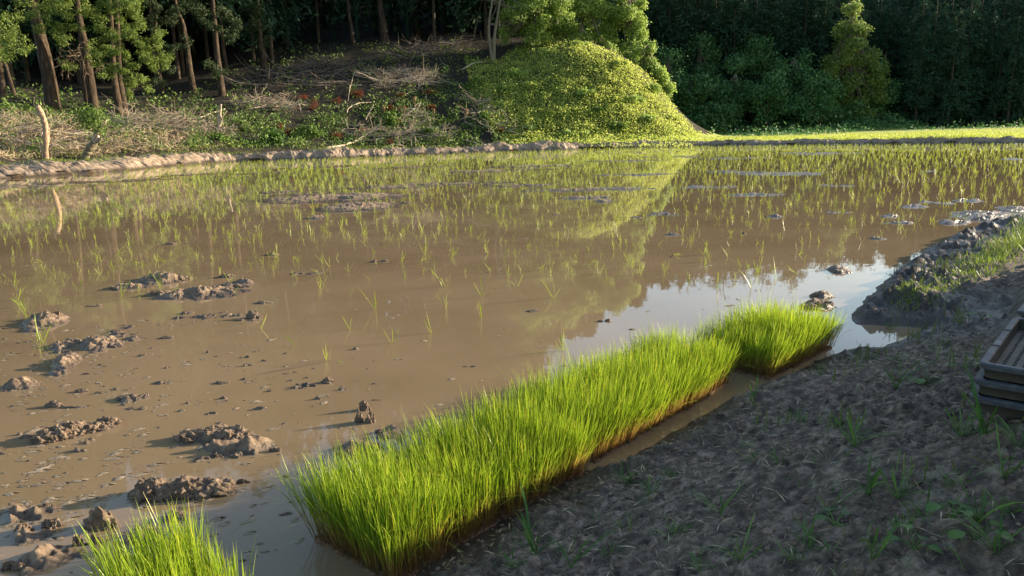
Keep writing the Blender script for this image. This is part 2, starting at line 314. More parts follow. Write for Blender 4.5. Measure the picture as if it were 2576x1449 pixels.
# ---- near bank (right foreground)
WL = [(700,1640),(930,1525),(1040,1452),(1180,1352),(1292,1286),(1392,1228),(1475,1178),(1512,1180),(1575,1160),(1645,1118),(1770,1050),(1838,1000),(1885,988),(1960,950),(2045,908),(2112,884),(2190,880),(2290,852),(2312,826),(2240,823),(2150,816),(2138,792),(2190,737),(2240,692),(2340,622),(2420,590),(2576,546),(2700,512),(2900,470),(3200,430)]
WLg = np.array([P(x,y)[:2] for x,y in WL]); WLg = np.vstack([[-2.2,.3],[-1.2,1.2], WLg])
def wl_d(x, y):
    x = np.asarray(x, float); y = np.asarray(y, float); best = np.full(x.shape, 1e9)
    for a, b in zip(WLg[:-1], WLg[1:]):
        d = b-a; L = d@d; t = np.clip(((x-a[0])*d[0]+(y-a[1])*d[1])/L, 0, 1)
        best = np.minimum(best, np.hypot(x-(a[0]+t*d[0]), y-(a[1]+t*d[1])))
    poly = np.vstack([WLg, [[200,300],[200,-50],[-2.2,-50]]]); ins = np.zeros(x.shape, bool); j = len(poly)-1
    for i in range(len(poly)):
        xi, yi = poly[i]; xj, yj = poly[j]
        ins ^= ((yi > y) != (yj > y)) & (x < (xj-xi)*(y-yi)/(yj-yi+1e-12)+xi); j = i
    return np.where(ins, best, -best)
SHADE_RIDGE = np.array([[1.6,-1.5],[2.3,1.3],[3.0,2.8],[3.4,3.6],[4.4,5.1],[5.05,6.0]]); SHADE_RIDGE_H = np.array([1.2,1.25,1.28,.98,.74,.76])  # unseen ridge right of the bank, added and shaped to throw shade on it
def crest(x, y):
    best = np.full(x.shape, 1e9); hh = np.zeros(x.shape)
    for i in range(len(SHADE_RIDGE)-1):
        a, b = SHADE_RIDGE[i], SHADE_RIDGE[i+1]; d = b-a; t = np.clip(((x-a[0])*d[0]+(y-a[1])*d[1])/(d@d), 0, 1)
        r = np.hypot(x-(a[0]+t*d[0]), y-(a[1]+t*d[1])); side = d[1]*(x-a[0])-d[0]*(y-a[1])
        r = np.where((side > 0) & (r < 2.2) & (t < 1), r*.15, r)
        k = r < best; best = np.where(k, r, best); hh = np.where(k, SHADE_RIDGE_H[i]*(1-t)+SHADE_RIDGE_H[i+1]*t, hh)
    return np.where(best < .95, hh*sstep(.95, .12, best), -1.0)
def bank_z(x, y, fine=True):
    d = wl_d(x, y)+.05*fbm(x/.35, y/.35, 4, 51)
    far = sstep(4.6, 6.5, y)
    z = np.where(d > 0, (.02+.04*far)*sstep(0, .12, d) + (.27-.13*far)*np.minimum(d, 1.9), np.maximum(d*.5, -.25))
    z = z+.24*np.exp(-(((x-1.75)/.75)**2+((y-1.9)/.9)**2))*sstep(0,.3,d)
    z = np.maximum(z, crest(x, y))
    if fine:
        a = sstep(-.05, .25, d); mk = .5+.5*sstep(-.25, .25, vn(x/.55+3, y/.42, 69)+.5*vn(x/.2, y/.2, 70))
        r = fbm(x/.16, y/.16, 5, 61, .6); z = z+(.028)*np.abs(r)*1.3*a+.042*mk*a*np.maximum(fbm(x/.06, y/.05, 3, 68, .6), -.1)+.05*a*fbm(x/.8, y/.8, 3, 62)
        lum = far*sstep(1.3, .2, d)*a+.6*(1-far)*sstep(.40,.1,d)*a; z = z+lum*.17*np.maximum(fbm(x/.20, y/.13, 4, 66, .65), -.15)
        z = z+.015*mk*a*vn(x/.022, y/.022, 63)+.006*mk*a*vn(x/.011, y/.011, 64)
    return z
def bgrid():
    az = np.linspace(math.radians(-42), math.radians(84), 760); rr = np.exp(np.linspace(math.log(.95), math.log(38), 590))
    A, R = np.meshgrid(az, rr, indexing='ij'); X = np.sin(A)*R; Y = np.cos(A)*R
    Z = bank_z(X, Y); D = wl_d(X, Y); keep = (D > -.35).ravel(); idx = np.arange(X.size).reshape(X.shape)
    q = np.stack([idx[:-1,:-1], idx[:-1,1:], idx[1:,1:], idx[1:,:-1]], -1).reshape(-1,4)[:, ::-1]; q = q[keep[q].all(1)]
    used = np.unique(q); rm = np.full(X.size, -1); rm[used] = np.arange(len(used))
    wet = sstep(.14, .03, Z+.04*fbm(X/.3, Y/.3, 3, 71)-.06*sstep(5.2,6.2,Y)); wet = np.maximum(wet, sstep(1.1, .5, D)*sstep(4.4, 5.2, Y)*.95)
    o = obj('bank', mesh_np('bank', np.c_[X.ravel(), Y.ravel(), Z.ravel()][used], rm[q], MT['bank'], True, {'wet': wet.ravel()[used]}))
    tag(o, kind='structure')
bgrid()
# coarse continuation of the bank behind and beside the photographer
BX, BY = np.meshgrid(np.arange(-3, 40, .35), np.arange(-5, 36, .35)); bz = bank_z(BX, BY, False)-.03
kp = (wl_d(BX, BY) > .35) & ((np.hypot(BX, BY) < 1.3) | (np.arctan2(BX, BY) > math.radians(80)) | (BY < .1)); idx = np.arange(BX.size).reshape(BX.shape)
q = np.stack([idx[:-1,:-1], idx[:-1,1:], idx[1:,1:], idx[1:,:-1]], -1).reshape(-1,4); q = q[kp.ravel()[q].any(1)]
tag(obj('bank_top', mesh_np('bank_top', np.c_[BX.ravel(), BY.ravel(), bz.ravel()], q, MT['bank'], True, {'wet': np.zeros(BX.size)})), kind='structure')
# ---- mud rising out of the water inside the paddy (one sheet below the water, humps break the surface)
PATCH = [  # display px centre, half sizes px, height m
 (770,488,120,5,.05),(840,498,180,11,.12),(900,522,95,10,.13),(980,512,60,6,.05),(700,484,50,4,.04),(1000,470,190,6,.05),(1140,462,200,6,.05),(1300,466,120,5,.05),(1420,478,140,6,.05),(1560,474,120,6,.04),(1480,498,90,5,.05),
 (1240,430,180,5,.05),(1350,418,160,4,.05),(1050,420,120,4,.04),(1590,440,150,5,.03),(1980,437,150,5,.07),(1830,432,90,3,.05),(2100,467,80,3,.04),(1760,470,140,4,.03),(1900,490,120,4,.03),(2050,386,130,4,.06),(1850,398,120,3,.04),(1560,405,140,3,.04),(1700,395,110,3,.04),
 (1665,541,48,7,.06),(1620,547,45,3,.05),(1520,506,36,5,.06),(1400,538,30,4,.04),(1290,552,30,3,.04),
 (2480,545,100,16,.09),(2560,530,60,10,.09),(2400,560,50,7,.06),(2300,520,40,5,.05),(2360,510,60,5,.05),(2240,545,36,4,.04),(2440,505,60,4,.04),(2110,535,60,3,.03),(2260,560,60,4,.02),(2550,400,40,3,.04),(2330,430,50,3,.03),
 (2110,680,34,12,.06),(2070,742,36,12,.04),(2060,768,44,12,.04),(1690,590,30,4,.03),(2210,600,30,4,.03),(1950,545,30,3,.03),(800,548,26,5,.07),
 (320,455,140,5,.03),(120,462,120,5,.02),(640,436,110,4,.03),(480,440,100,3,.02),(860,418,110,4,.03),(900,1125,60,26,.03),(960,1080,50,20,.02),
 (400,705,85,12,.06),(510,740,115,16,.06),(600,715,60,9,.03),(330,722,60,10,.04),(760,690,60,6,.04),(560,790,160,20,-.012),(250,860,140,60,-.006),
 (110,810,60,24,.06),(160,870,40,30,.05),(165,910,36,40,.05),(250,868,60,14,.06),(70,855,50,12,.02),(60,1350,110,30,.02),(30,1300,70,20,.015),(120,1400,110,26,.03),(360,1340,70,20,.02),(300,1380,90,22,.02),(440,1300,60,16,.02),(100,1300,60,25,.04),(60,970,60,10,.02),(560,1120,150,20,-.004),(640,1128,60,8,.03)]
CL = [(462,1240,245,84,'largest mud clod, a broad lumpy heap above the left seedling mat',3,.05),(540,1100,200,52,'long lumpy mud clod with two humps above the largest heap',5,.1),
 (200,1085,165,42,'elongated crusty mud clod with a flat chip on it, left of the two humped one',5,.45),(918,1062,52,50,'upright mud lump with a ragged top beside the long seedling row',2,-.1),(918,1030,36,38,'small upright mud lump just behind the ragged one beside the seedling row',1,0),
 (258,1325,85,60,'peaked mud clod left of the bottom seedling mat',1,0),(218,1370,62,50,'knobbly mud clod in front of the peaked one',2,.2),(95,1330,95,44,'double mud clod at the lower left edge',2,.3),(120,1275,30,16,'small mud knob behind the double clod at lower left',1,0),
 (136,1022,42,20,'rounded mud clod with a long shadow at the left',1,0),(335,1002,75,18,'thin crusty mud clod right of the rounded one',3,.1),(573,1145,92,20,'low mud clod just below the two humped one',2,0),(693,1134,34,15,'small mud clod at the right of the low one',1,0),
 (638,800,44,26,'small pointed mud clod standing left of centre',1,0),(620,806,60,10,'flat mud crust around the foot of the pointed clod',2,0),(572,697,44,13,'small light mud clod above the long crusty islands',1,0),(290,727,42,16,'rounded mud knob at the left end of the upper island',1,0),
 (120,800,75,26,'mud clod beside the leaning seedlings at the left',2,.1),(265,870,100,18,'flat crusty mud clod at the left, right of the mud strip',4,.1),(165,915,40,26,'dark mud clod on the narrow mud strip at left',2,-.2),(420,850,36,9,'small flat mud clod alone in the left water',1,0),
 (823,962,36,18,'small mud clod in open water left of the long seedling row',1,0),(408,963,42,9,'small flat mud clod below the left shallows',1,0),(558,964,36,9,'small low mud clod right of the left shallows',1,0),(665,762,46,8,'flat mud clod in a line right of the islands',1,0),(470,788,40,9,'flat mud clod below the lower island, left one',1,0),(520,793,26,7,'tiny mud clod below the lower island, right one',1,0),
 (238,770,40,9,'low mud clod left of the lower island',2,0),(955,658,48,12,'dark mud clod shaped like a small raft at the centre left',2,.1),(432,614,30,8,'tiny dark mud clod far left of centre',1,0),(685,642,34,9,'tiny dark clod by seedlings left of centre',1,0),(1183,922,40,7,'low dark mud lump in open water left of the seedling row',2,0),(1520,808,40,10,'small dark mud lump on the sky reflection',2,0),(1872,588,14,8,'single dark mud speck at the right of the paddy',1,0),
 (1340,783,40,6,'thin muddy flake left of the treeline reflection',1,0),(1590,829,18,5,'tiny mud speck on the sky reflection',1,0),(205,985,36,12,'low mud clod between the rounded one and the shallows',1,0),(345,1028,50,10,'low flat mud clod just below the thin crusty one',2,0),(680,984,20,8,'small mud speck clod in the middle left water',1,0),(65,1100,30,12,'small mud clod at the far left edge',1,0),
 (400,742,60,24,'dark knob on the lower crusty island',1,0),(520,735,80,20,'pale hump on the middle of the lower crusty island',2,0),(430,705,90,20,'crusty hump at the right of the upper island',3,.1),(600,722,70,14,'flat crust at the right end of the lower island',3,.1),
 (2060,772,90,26,'dark wet mud heap behind the far end of the seedling row',3,.1),(2064,745,60,16,'small wet mud heap behind the dark one near the bank',2,0),(900,1135,110,26,'dark mud heap half hidden behind the near seedling mats',3,.3),(975,1085,70,20,'pale mud lump peeping over the near seedling mats',2,.2),(360,1352,80,30,'rough mud heap behind the bottom seedling mat',3,.1),(60,1425,100,26,'broad mud heap in the bottom left corner',3,0)]
PATCH += [(c[0]-c[2]*.06, c[1]+c[3]*.1, c[2]*.66, max(c[3]*.42, 5), .014) for c in CL if c[2] > 60]
def mudgrid():
    az = np.linspace(math.radians(-37), math.radians(37), 820); inv = np.linspace(1/2.0, 1/58., 900)
    A, I = np.meshgrid(az, inv, indexing='ij'); Y = 1/I; X = np.tan(A)*Y
    H = np.full(X.shape, -.05); Wm = np.zeros(X.shape)
    for (px, py, rx, ry, h) in PATCH:
        c = P(px, py); a = P(px+rx, py); b1 = P(px, py-ry); b2 = P(px, py+ry)
        ex = np.linalg.norm(a-c); ey = max(np.linalg.norm(b1-b2)/2, .12); dx = X-c[0]; dy = Y-c[1]
        th = math.atan2(c[0], c[1])*.7; dxx = dx*math.cos(th)-dy*math.sin(th); dyy = dx*math.sin(th)+dy*math.cos(th)
        r2 = (dxx/ex)**2+(dyy/ey)**2; g = np.exp(-r2*1.1); Wm = np.maximum(Wm, g); H = np.maximum(H, -.05+(h*.55+.042)*g**.7 if py < 620 else -.05+(h*.8+.045)*g)
    n1 = fbm(X/.35, Y/.35, 5, 81, .62); rdg = 1-np.abs(vn(X/.9+.3*n1, Y/.28+.4*n1, 82))*2
    fineN = fbm(X/.07, Y/.07, 3, 83, .6)*sstep(14, 5, Y)
    n2 = fbm(X/.16, Y/.12, 4, 88, .65)*sstep(30, 12, Y); Z = H+Wm*(.045*n1+.03*rdg+.06*n2)+Wm*.035*fineN
    # sparse crumbs in the shallow near-left part
    sh = sstep(-.2,-1.2,X)*sstep(7.5,5,Y); cr = fbm(X/.10, Y/.05, 3, 85); Z = np.maximum(Z, np.where(sh > .01, -.02+sh*.08*(cr-.34), -1))
    keep = (Z > -.028).ravel(); idx = np.arange(X.size).reshape(X.shape)
    q = np.stack([idx[:-1,:-1], idx[:-1,1:], idx[1:,1:], idx[1:,:-1]], -1).reshape(-1,4); q = q[keep[q].any(1)]
    used = np.unique(q); rm = np.full(X.size, -1); rm[used] = np.arange(len(used))
    wet = np.clip(sstep(.045, .004, Z)+.25*vn(X/.5, Y/.5, 84), 0, 1); wet = np.maximum(wet, sstep(2., 5., X)*.8)
    tag(obj('paddy_mud', mesh_np('paddy_mud', np.c_[X.ravel(), Y.ravel(), Z.ravel()][used], rm[q], MT['mud'], False, {'wet': wet.ravel()[used]})), kind='structure')
mudgrid()

# ================================================================== rice seedling mats by the bank
def blade_strips(n, base, h0, lean, spread, wid=.0028, seg=5, tipfall=.25, lenj=.16):
    """n grass strips from base (n,3); returns V,F,rnd,tt"""
    L = h0*(1+lenj*RND.normal(size=n))*np.where(RND.random(n) < .25, .72, 1.0)
    a = RND.random(n)*2*np.pi; d = np.c_[np.cos(a), np.sin(a), np.zeros(n)]
    tilt = np.abs(RND.normal(size=n))*spread
    D0 = nrm(np.c_[d[:,:2]*tilt[:,None], np.ones(n)]+lean)
    bend = (RND.random(n)**3)*tipfall
    bend = bend*np.where(RND.random(n) < .10, 4.5, 1)
    u = np.linspace(0, 1, seg+1)
    L = np.asarray(L); pts = base[:,None,:]+D0[:,None,:]*(L[:,None]*u[None])[...,None]
    pts[...,:2] += (d[:,None,:2]*(bend*L)[:,None,None])*(u**2.2)[None,:,None]
    pts[...,2] -= (bend*L)[:,None]*.45*(u**3)[None]
    b = RND.random(n)*2*np.pi; w = np.c_[np.cos(b), np.sin(b), np.zeros(n)]
    ww = wid*(.7+.6*RND.random(n))
    prof = np.interp(u, [0,.3,.6,.85,1], [.5,.6,1,.8,.05])
    o = w[:,None,:]*(ww[:,None]*prof[None])[...,None]*.5
    V = np.stack([pts-o, pts+o], 2).reshape(-1,3)
    k = np.arange(n)[:,None]*(2*(seg+1))+np.arange(seg)[None]*2
    F = np.stack([k, k+1, k+3, k+2], -1).reshape(-1,4)
    return V, F, np.repeat(RND.random(n), 2*(seg+1)), np.tile(np.repeat(u, 2), n)
def seedling_mat(c, rz, label, n=2600, h=.27, lean=(0,0,0), lw=.275, ll=.53, group='rice seedling mats laid side by side'):
    t = empty('rice_seedling_mat', c); t.rotation_euler = (0,0,rz); tag(t, label, 'seedling mat', group)
    # slab with ragged rim
    gx_ = np.linspace(-lw/2, lw/2, 24); gy_ = np.linspace(-ll/2, ll/2, 44); X, Y = np.meshgrid(gx_, gy_, indexing='ij')
    sx = random.random()*50
    Z = .014+.005*fbm(X/.03+sx, Y/.03, 3, 5); e = np.minimum(lw/2-np.abs(X), ll/2-np.abs(Y)); Z = np.where(e < 1e-6, -.02, Z)
    X = X+.008*fbm(Y/.05+sx, X/.05, 3, 6); Y = Y+.008*fbm(X/.05, Y/.05+sx, 3, 7)
    idx = np.arange(X.size).reshape(X.shape); q = np.stack([idx[:-1,:-1], idx[1:,:-1], idx[1:,1:], idx[:-1,1:]], -1).reshape(-1,4)
    obj('soil_slab', mesh_np('soil_slab', np.c_[X.ravel(), Y.ravel(), Z.ravel()], q, MT['rootmat'], False), t)
    bx_ = (RND.random(n)-.5)*lw*.99; by_ = (RND.random(n)-.5)*ll*1.0
    base = np.c_[bx_, by_, np.full(n, .012)]
    # outward splay towards edges, local clumping of lean
    ex = bx_/(lw/2); ey = by_/(ll/2)
    ln = np.c_[.05*ex+.10*fbm(bx_/.06+sx, by_/.06, 2, 9), .22*np.sign(ey)*np.abs(ey)**2.5+.10*fbm(bx_/.06, by_/.06+sx, 2, 10), 0*ex]+np.array(lean)[None]
    hh = h*(1+.10*fbm(bx_/.12+sx, by_/.12, 2, 11))
    V, F, a, b = blade_strips(n, base, hh, ln, .10)
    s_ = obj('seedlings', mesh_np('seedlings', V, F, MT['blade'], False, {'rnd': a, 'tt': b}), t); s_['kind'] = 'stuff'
    return t
FL = [(1075,1428),(1480,1188),(1862,965),(2112,882)]
def mats_between(a, b, n, start, inset=.27):
    A = P(*a)[:2]; B = P(*b)[:2]; d = (B-A)/n; u = d/np.linalg.norm(d); nn_ = np.array([-u[1], u[0]]); w = np.linalg.norm(d)
    rz = math.atan2(u[1], u[0])
    for k in range(n):
        c = A+d*(k+.5)+nn_*(inset+RND.normal()*.008)
        i = start+k
        # lean given in the mat's own axes
        ln = {0:(-.10,.03,0),1:(-.17,.02,0),2:(-.13,.0,0)}.get(i, (-.04+.05*RND.normal(), -.06+.04*RND.normal(), 0))
        seedling_mat((c[0], c[1], .0), rz+RND.normal()*.015, MLAB[i], h=(.275 if i < 4 else .27)*(1+.06*RND.normal()), lean=ln, lw=min(w*.95, .295), n=2500 if i < 9 else 2200)
MLAB = ['green rice seedling mat at the near end of the long row, blades leaning left',
 'second rice seedling mat from the near end of the long row by the muddy bank',
 'third rice seedling mat from the near end of the long row beside the dark trench',
 'fourth rice seedling mat from the near end, just before the first notch in the row',
 'fifth rice seedling mat from the near end, just past the first notch in the row',
 'sixth rice seedling mat from the near end, beside the puddle under the bank',
 'seventh rice seedling mat from the near end, at the middle of the puddle',
 'eighth rice seedling mat from the near end, one before the step back in the row',
 'ninth rice seedling mat from the near end, shading the first one after the step',
 'rice seedling mat partly shaded at the start of the last three in the row',
 'second rice seedling mat from the far end of the row',
 'rice seedling mat at the far end of the row beside the small blue puddle']
mats_between((995,1492), (1484,1190), 4, 0)
mats_between((1500,1172), (1846,966), 5, 4)
mats_between((1940,963), (2112,877), 3, 9, .28)
for k, (x, y, lab) in enumerate([(-.90,2.13,'separate rice seedling mat alone at the bottom left edge of the photo')]):
    seedling_mat((x-.22, y+.02, .0), math.radians(42), lab, h=.28, lean=(-.10,.02,0), n=2200, lw=.30, group=None)

# ================================================================== transplanted seedlings in the water
def tuft_geo(n, h, spread, wid, seg=3):
    base = np.c_[RND.normal(size=(n,2))*.006, np.full(n, -.01)]
    V, F, a, b = blade_strips(n, base, h, np.c_[RND.normal(size=(n,2))*spread, np.zeros(n)], .08, wid, seg, .25, .2)
    return V, F, a, b
tuft_me = []
for k in range(16):
    n = [2,3,4,5][k%4]; V, F, a, b = tuft_geo(n, .125+.03*random.random(), .34, .0055)
    tuft_me.append((n, mesh_np('rice_seedling', V, F, MT['seed'], False, {'rnd': a, 'tt': b})))
NEAR = [(747,868),(838,908),(818,905),(1410,882),(1420,884),(1083,838),(990,862),(880,828),(1204,800),(1213,748),(942,778),(875,748),(803,727),(663,828),(1128,722),(1276,698),(99,858),(100,868),(105,862),(55,780),(65,800),(22,715),(35,720),(15,700),(60,770),(1395,750),(1302,720),(1120,775),(1440,690),(1512,690),(1062,690),(805,690),(735,700),(1010,660),(1068,640),(1130,650),(1545,630),(1415,640),(1580,660),(1694,640),(1660,670),(1610,690),(1805,725),(1890,725),(1905,688),(1665,690),(1735,710),(245,690),(255,692),(225,690),(240,665),(380,665),(403,690),(495,650),(535,675),(110,660),(690,665),(662,665),(675,650),(605,600),(640,640),(850,650),(755,660),(965,620),(1005,610),(1200,600),(940,640),(1060,660),(1995,745),(1900,700),(2005,690),(205,610),(100,625),(110,680),(30,660),(300,640),(450,605),(480,580),(1260,610),(1345,612),(1300,650),(1740,610),(1840,590),(1770,640),(2010,640),(2090,640),(2130,600),(1960,600),(1560,610)]
ents = []
for (px, py) in NEAR:
    p = P(px, py); ents.append([p[0]+RND.normal()*.01, p[1]+RND.normal()*.01])
def dens(x, y, px, py):
    d = .36*sstep(6.8, 8.5, y)+.14*sstep(10, 16, y)+.12*sstep(15, 26, y)
    d *= sstep(-1.0, .05, (py-(470-px*.03))/60) if False else 1
    lf = sstep(500, 150, px)*sstep(560, 500, py); d *= 1-.85*lf
    if px < 700 and py < 455: d *= .8
    if px > 1500 and py > 740: d *= .05
    return d
ys = 6.9
rowdir = math.radians(14)
U_, V_ = np.meshgrid(np.arange(-75, 75, .30), np.arange(-30, 90, .30))
X_ = U_*math.cos(rowdir)-V_*math.sin(rowdir); Y_ = U_*math.sin(rowdir)+V_*math.cos(rowdir)
X_ = X_+RND.normal(size=X_.shape)*.055+.12*vn(V_/3, U_/3, 77); Y_ = Y_+RND.normal(size=Y_.shape)*.08
okp = (Y_ > 7.2) & (np.abs(X_) < Y_*.74+1) & (bund_d(X_, Y_) < -.5) & (wl_d(X_, Y_) < -.45); X_ = X_[okp]; Y_ = Y_[okp]
okp = [random.random() < dens(x, y, *toworld_px(x, y, 0)) for x, y in zip(X_, Y_)]; X_ = X_[okp]; Y_ = Y_[okp]
o_ = np.argsort(Y_); X_ = X_[o_]; Y_ = Y_[o_]
nind = 296-len(ents)
for x, y in zip(X_[:nind], Y_[:nind]): ents.append([x, y])
def zone(px, py):
    if px > 1900: z = 'near the right bank'
    elif px > 1420: z = 'over the mirrored treeline' if py > 600 else 'over the green reflection'
    elif px > 900: z = 'at the centre'
    elif px > 450: z = 'left of centre'
    else: z = 'at the far left'
    return z
BN = {2:'two blades',3:'three blades',4:'four blades',5:'five blades'}
for i, (x, y) in enumerate(ents):
    n, me = tuft_me[random.randrange(16)]
    o = obj('rice_seedling', me, None, (x, y, 0), random.random()*6.28); s = (1.0+.4*random.random()) if y < 8 else .7+.45*random.random(); o.scale = (s, s, s)
    if random.random() < .14: o.rotation_euler = (random.uniform(.5,1.1)*random.choice((-1,1)), 0, random.random()*6.28)
    px, py = toworld_px(x, y, 0); z = zone(px, py); nearw = 'near' if y < 7.5 else ('midway' if y < 10 else 'farther')
    lab = f'{nearw} rice seedling of {BN[n]} {z}'
    tag(o, lab, 'rice seedling', 'rice seedlings: '+nearw+', '+BN[n]+', '+z)
def stuff_tufts():
    X, Y = X_[nind:], Y_[nind:]; m = len(X); nb = 5
    base = np.repeat(np.c_[X, Y, np.full(m, -.01)], nb, 0); base[:,:2] += RND.normal(size=(m*nb,2))*.012
    ln = np.c_[RND.normal(size=(m*nb,2))*.26, np.zeros(m*nb)]
    ht = np.repeat(.13*(1+.28*RND.normal(size=m)), nb)
    wid = .005+np.repeat(Y, nb)*.00009
    V, F, a, b = blade_strips(m*nb, base, ht, ln, .08, wid, 2, .2, .2)
    tag(obj('rice_seedlings', mesh_np('rice_seedlings', V, F, MT['seed'], False, {'rnd': a, 'tt': b})), 'dense rows of young pale green rice seedlings in the far half of the flooded paddy', 'rice seedlings', kind='stuff')
    print('stuff tufts', m)
stuff_tufts()

# ================================================================== mud clods
def rock(seed, sub=4, rough=.35, flat=.6, spike=.0):
    import bmesh
    bm = bmesh.new(); bmesh.ops.create_icosphere(bm, subdivisions=sub, radius=1)
    off = Vector((seed*7.3, seed*3.1, seed*1.7))
    for v in bm.verts:
        p = v.co.copy(); n = mnoise.fractal(p*1.1+off, 1.0, 2.0, 3)*.30+mnoise.fractal(p*3.2+off, .9, 2.1, 5)*rough*.55
        c = mnoise.noise(p*7+off*2); n += .10*max(c, 0)
        k = mnoise.noise(p*4+off*3); n -= .22*max(k-.25, 0)*2
        v.co = p*(1+n); v.co.z = v.co.z*flat*(1.0+spike*max(mnoise.noise(p*1.5+off*5), 0))
    V = np.array([v.co[:] for v in bm.verts]); F = np.array([[v.index for v in f.verts] for f in bm.faces]); bm.free()
    return V, F
def clod(px, py, wpx, hpx, label, blobs=1, seed=None, elong=0, group=None, name='mud_clod', cat='mud clod', fl=1.0):
    """wpx: width in photo px, hpx: visible height in px above its foot"""
    seed = seed if seed is not None else random.randrange(1000)
    c = P(px, py); D = np.linalg.norm(c-np.array([0,0,EYE])); w = wpx/F_PX*D*.86; h = hpx/F_PX*D*.72
    Vs = []; Fs = []; n = 0; rs = random.Random(seed)
    for b in range(blobs):
        V, F = rock(seed+b*13, 5 if wpx > 90 else 4, .38, 1.0, .5)
        if blobs == 1: ox = oy = 0; sc = 1
        else:
            t = (b/(blobs-1)-.5)*2; ox = t*.60; oy = rs.uniform(-.12,.12)+t*elong; sc = rs.uniform(.38,.56)
        sx = w/2*sc*1.0; sy = w/2*sc*(.75 if blobs > 1 else .62); sz = h*(.8+.3*rs.random())*(1.0 if blobs == 1 else rs.uniform(.55,1.0))*fl
        V = V*np.array([sx, sy, sz*.9])+np.array([ox*w/2, oy*w/2, -.15*sz]); Vs.append(V); Fs.append(F+n); n += len(V)
    V = np.concatenate(Vs); wet = sstep(.03, .0, V[:,2])*.8+.0
    me = mesh_np(name, V, np.concatenate(Fs), MT['clod'], False, {'wet': wet})
    o = obj(name, me, None, (c[0], c[1], -.002)); tag(o, label, cat, group); return o
MT['clod'] = mat_soil('clod_mud', [(.3,(.06,.04,.026)),(.5,(.18,.125,.083)),(.72,(.36,.27,.19))], [(.3,(.05,.035,.024)),(.7,(.13,.09,.062))], 22, rough=(.85,.4))
for ic, (px, py, w, h, lab, b, e) in enumerate(CL): clod(px, py, w, h, lab, b, ic*37+11, e, 'mud clods rising out of the paddy water')
def flecks():
    G = Geo(); n = 0
    V0 = []; F0 = []
    for i in range(900):
        if i < 700: px = abs(RND.normal())*420; py = RND.uniform(800, 1400)
        else: px = RND.uniform(0, 1900); py = RND.uniform(560, 1200)
        p = P(px, py)
        if wl_d(p[0], p[1]) > -.5 or p[1] < 2.2: continue
        r = .004+.014*RND.random()**3*1.4; k = 7; a = np.arange(k)*2*np.pi/k; rr = r*(.7+.6*RND.random(k)); th = RND.normal()*.4+.5; el = 1+2*RND.random()
        x = np.cos(a)*rr*el; y = np.sin(a)*rr; X = x*math.cos(th)-y*math.sin(th)+p[0]; Y = x*math.sin(th)+y*math.cos(th)+p[1]
        V = np.r_[np.c_[X, Y, np.full(k, .0012)], [[p[0], p[1], .0012+.35*r]]]
        F = [[j, (j+1)%k, k, k] for j in range(k)]
        F = [[j, (j+1)%k, (j+2)%k, k] for j in range(0, k-1, 2)]+[[k-1, 0, k, k-1]][:0]
        G.add(V, F)
    tag(obj('floating_scum', G.mesh('floating_scum', MT['scum'], True)), 'specks of mud and straw floating on the shallow brown water', 'floating debris', kind='stuff')
MT['scum'] = stonemat('scum', [(.3,(.16,.12,.08)),(.7,(.40,.32,.22))], 12, .8)
flecks()

# ================================================================== seedling trays on the bank
def box_geo(G, x0, x1, y0, y1, z0, z1, tz=0, a=.5):
    V = [(x0,y0,z0),(x1,y0,z0),(x1,y1,z0),(x0,y1,z0),(x0-tz,y0-tz,z1),(x1+tz,y0-tz,z1),(x1+tz,y1+tz,z1),(x0-tz,y1+tz,z1)]
    G.add(V, [(0,3,2,1),(4,5,6,7),(0,1,5,4),(1,2,6,5),(2,3,7,6),(3,0,4,7)], a)
def rrect(x0, x1, y0, y1, r, k=5):
    out = []
    for (cx, cy, a0) in ((x1-r,y1-r,0),(x0+r,y1-r,90),(x0+r,y0+r,180),(x1-r,y0+r,270)):
        for j in range(k): a = math.radians(a0+90*j/(k-1)); out.append((cx+r*math.cos(a), cy+r*math.sin(a)))
    return np.array(out)
TL, TW, TH = .72, .40, .050
def tray(loc, rz, label, tilt=0):
    t = empty('seedling_tray', loc); t.rotation_euler = (0, tilt, rz); tag(t, label, 'tray', 'stacked seedling trays')
    # local: corner at origin, x along length, y to the right (negative = outward)
    rings = []
    for (ins, z, r) in ((.016,0,.02),(.012,.030,.024),(.0,.032,.03),(-.002,.046,.03),(.003,.050,.028),(.020,.050,.02),(.023,.046,.02),(.026,.012,.02)):
        R = rrect(ins, TL-ins, -TW+ins, -ins, r); rings.append(np.c_[R, np.full(len(R), z)])
    k = len(rings[0])
    def skin(rs):
        V = np.concatenate(rs); F = []
        for i in range(len(rs)-1):
            for j in range(k): F.append((i*k+j, i*k+(j+1)%k, (i+1)*k+(j+1)%k, (i+1)*k+j))
        return V, F
    G = Geo(); G.add(*skin(rings[:3]), a=.4); G.add(*skin(rings[6:]), a=.4); obj('tray_wall', G.mesh('tray_wall', MT['tray_side'], True), t)
    G = Geo(); G.add(*skin(rings[2:7]), a=.4); obj('rim', G.mesh('rim', MT['tray'], False), t)
    G = Geo(); box_geo(G, .027, TL-.027, -TW+.027, -.027, .008, .012)
    for i in range(22):
        for j in range(12):
            x = .05+i*(TL-.1)/21; y = -.05-j*(TW-.1)/11; box_geo(G, x-.006, x+.006, y-.005, y+.005, .0121, .016, -.0015)
    obj('perforated_floor', G.mesh('perforated_floor', MT['tray_side'], False), t)
    G = Geo()
    for x in (.24, .48):
        box_geo(G, x-.004, x+.004, -.026, .003, .0502, .0525); 
    obj('rim_joint', G.mesh('rim_joint', MT['tray_side'], False), t)
    return t
C0 = P(2461, 912, .84); C1 = P(2560, 782, .84); dt = C1-C0; rzt = math.atan2(dt[1], dt[0])
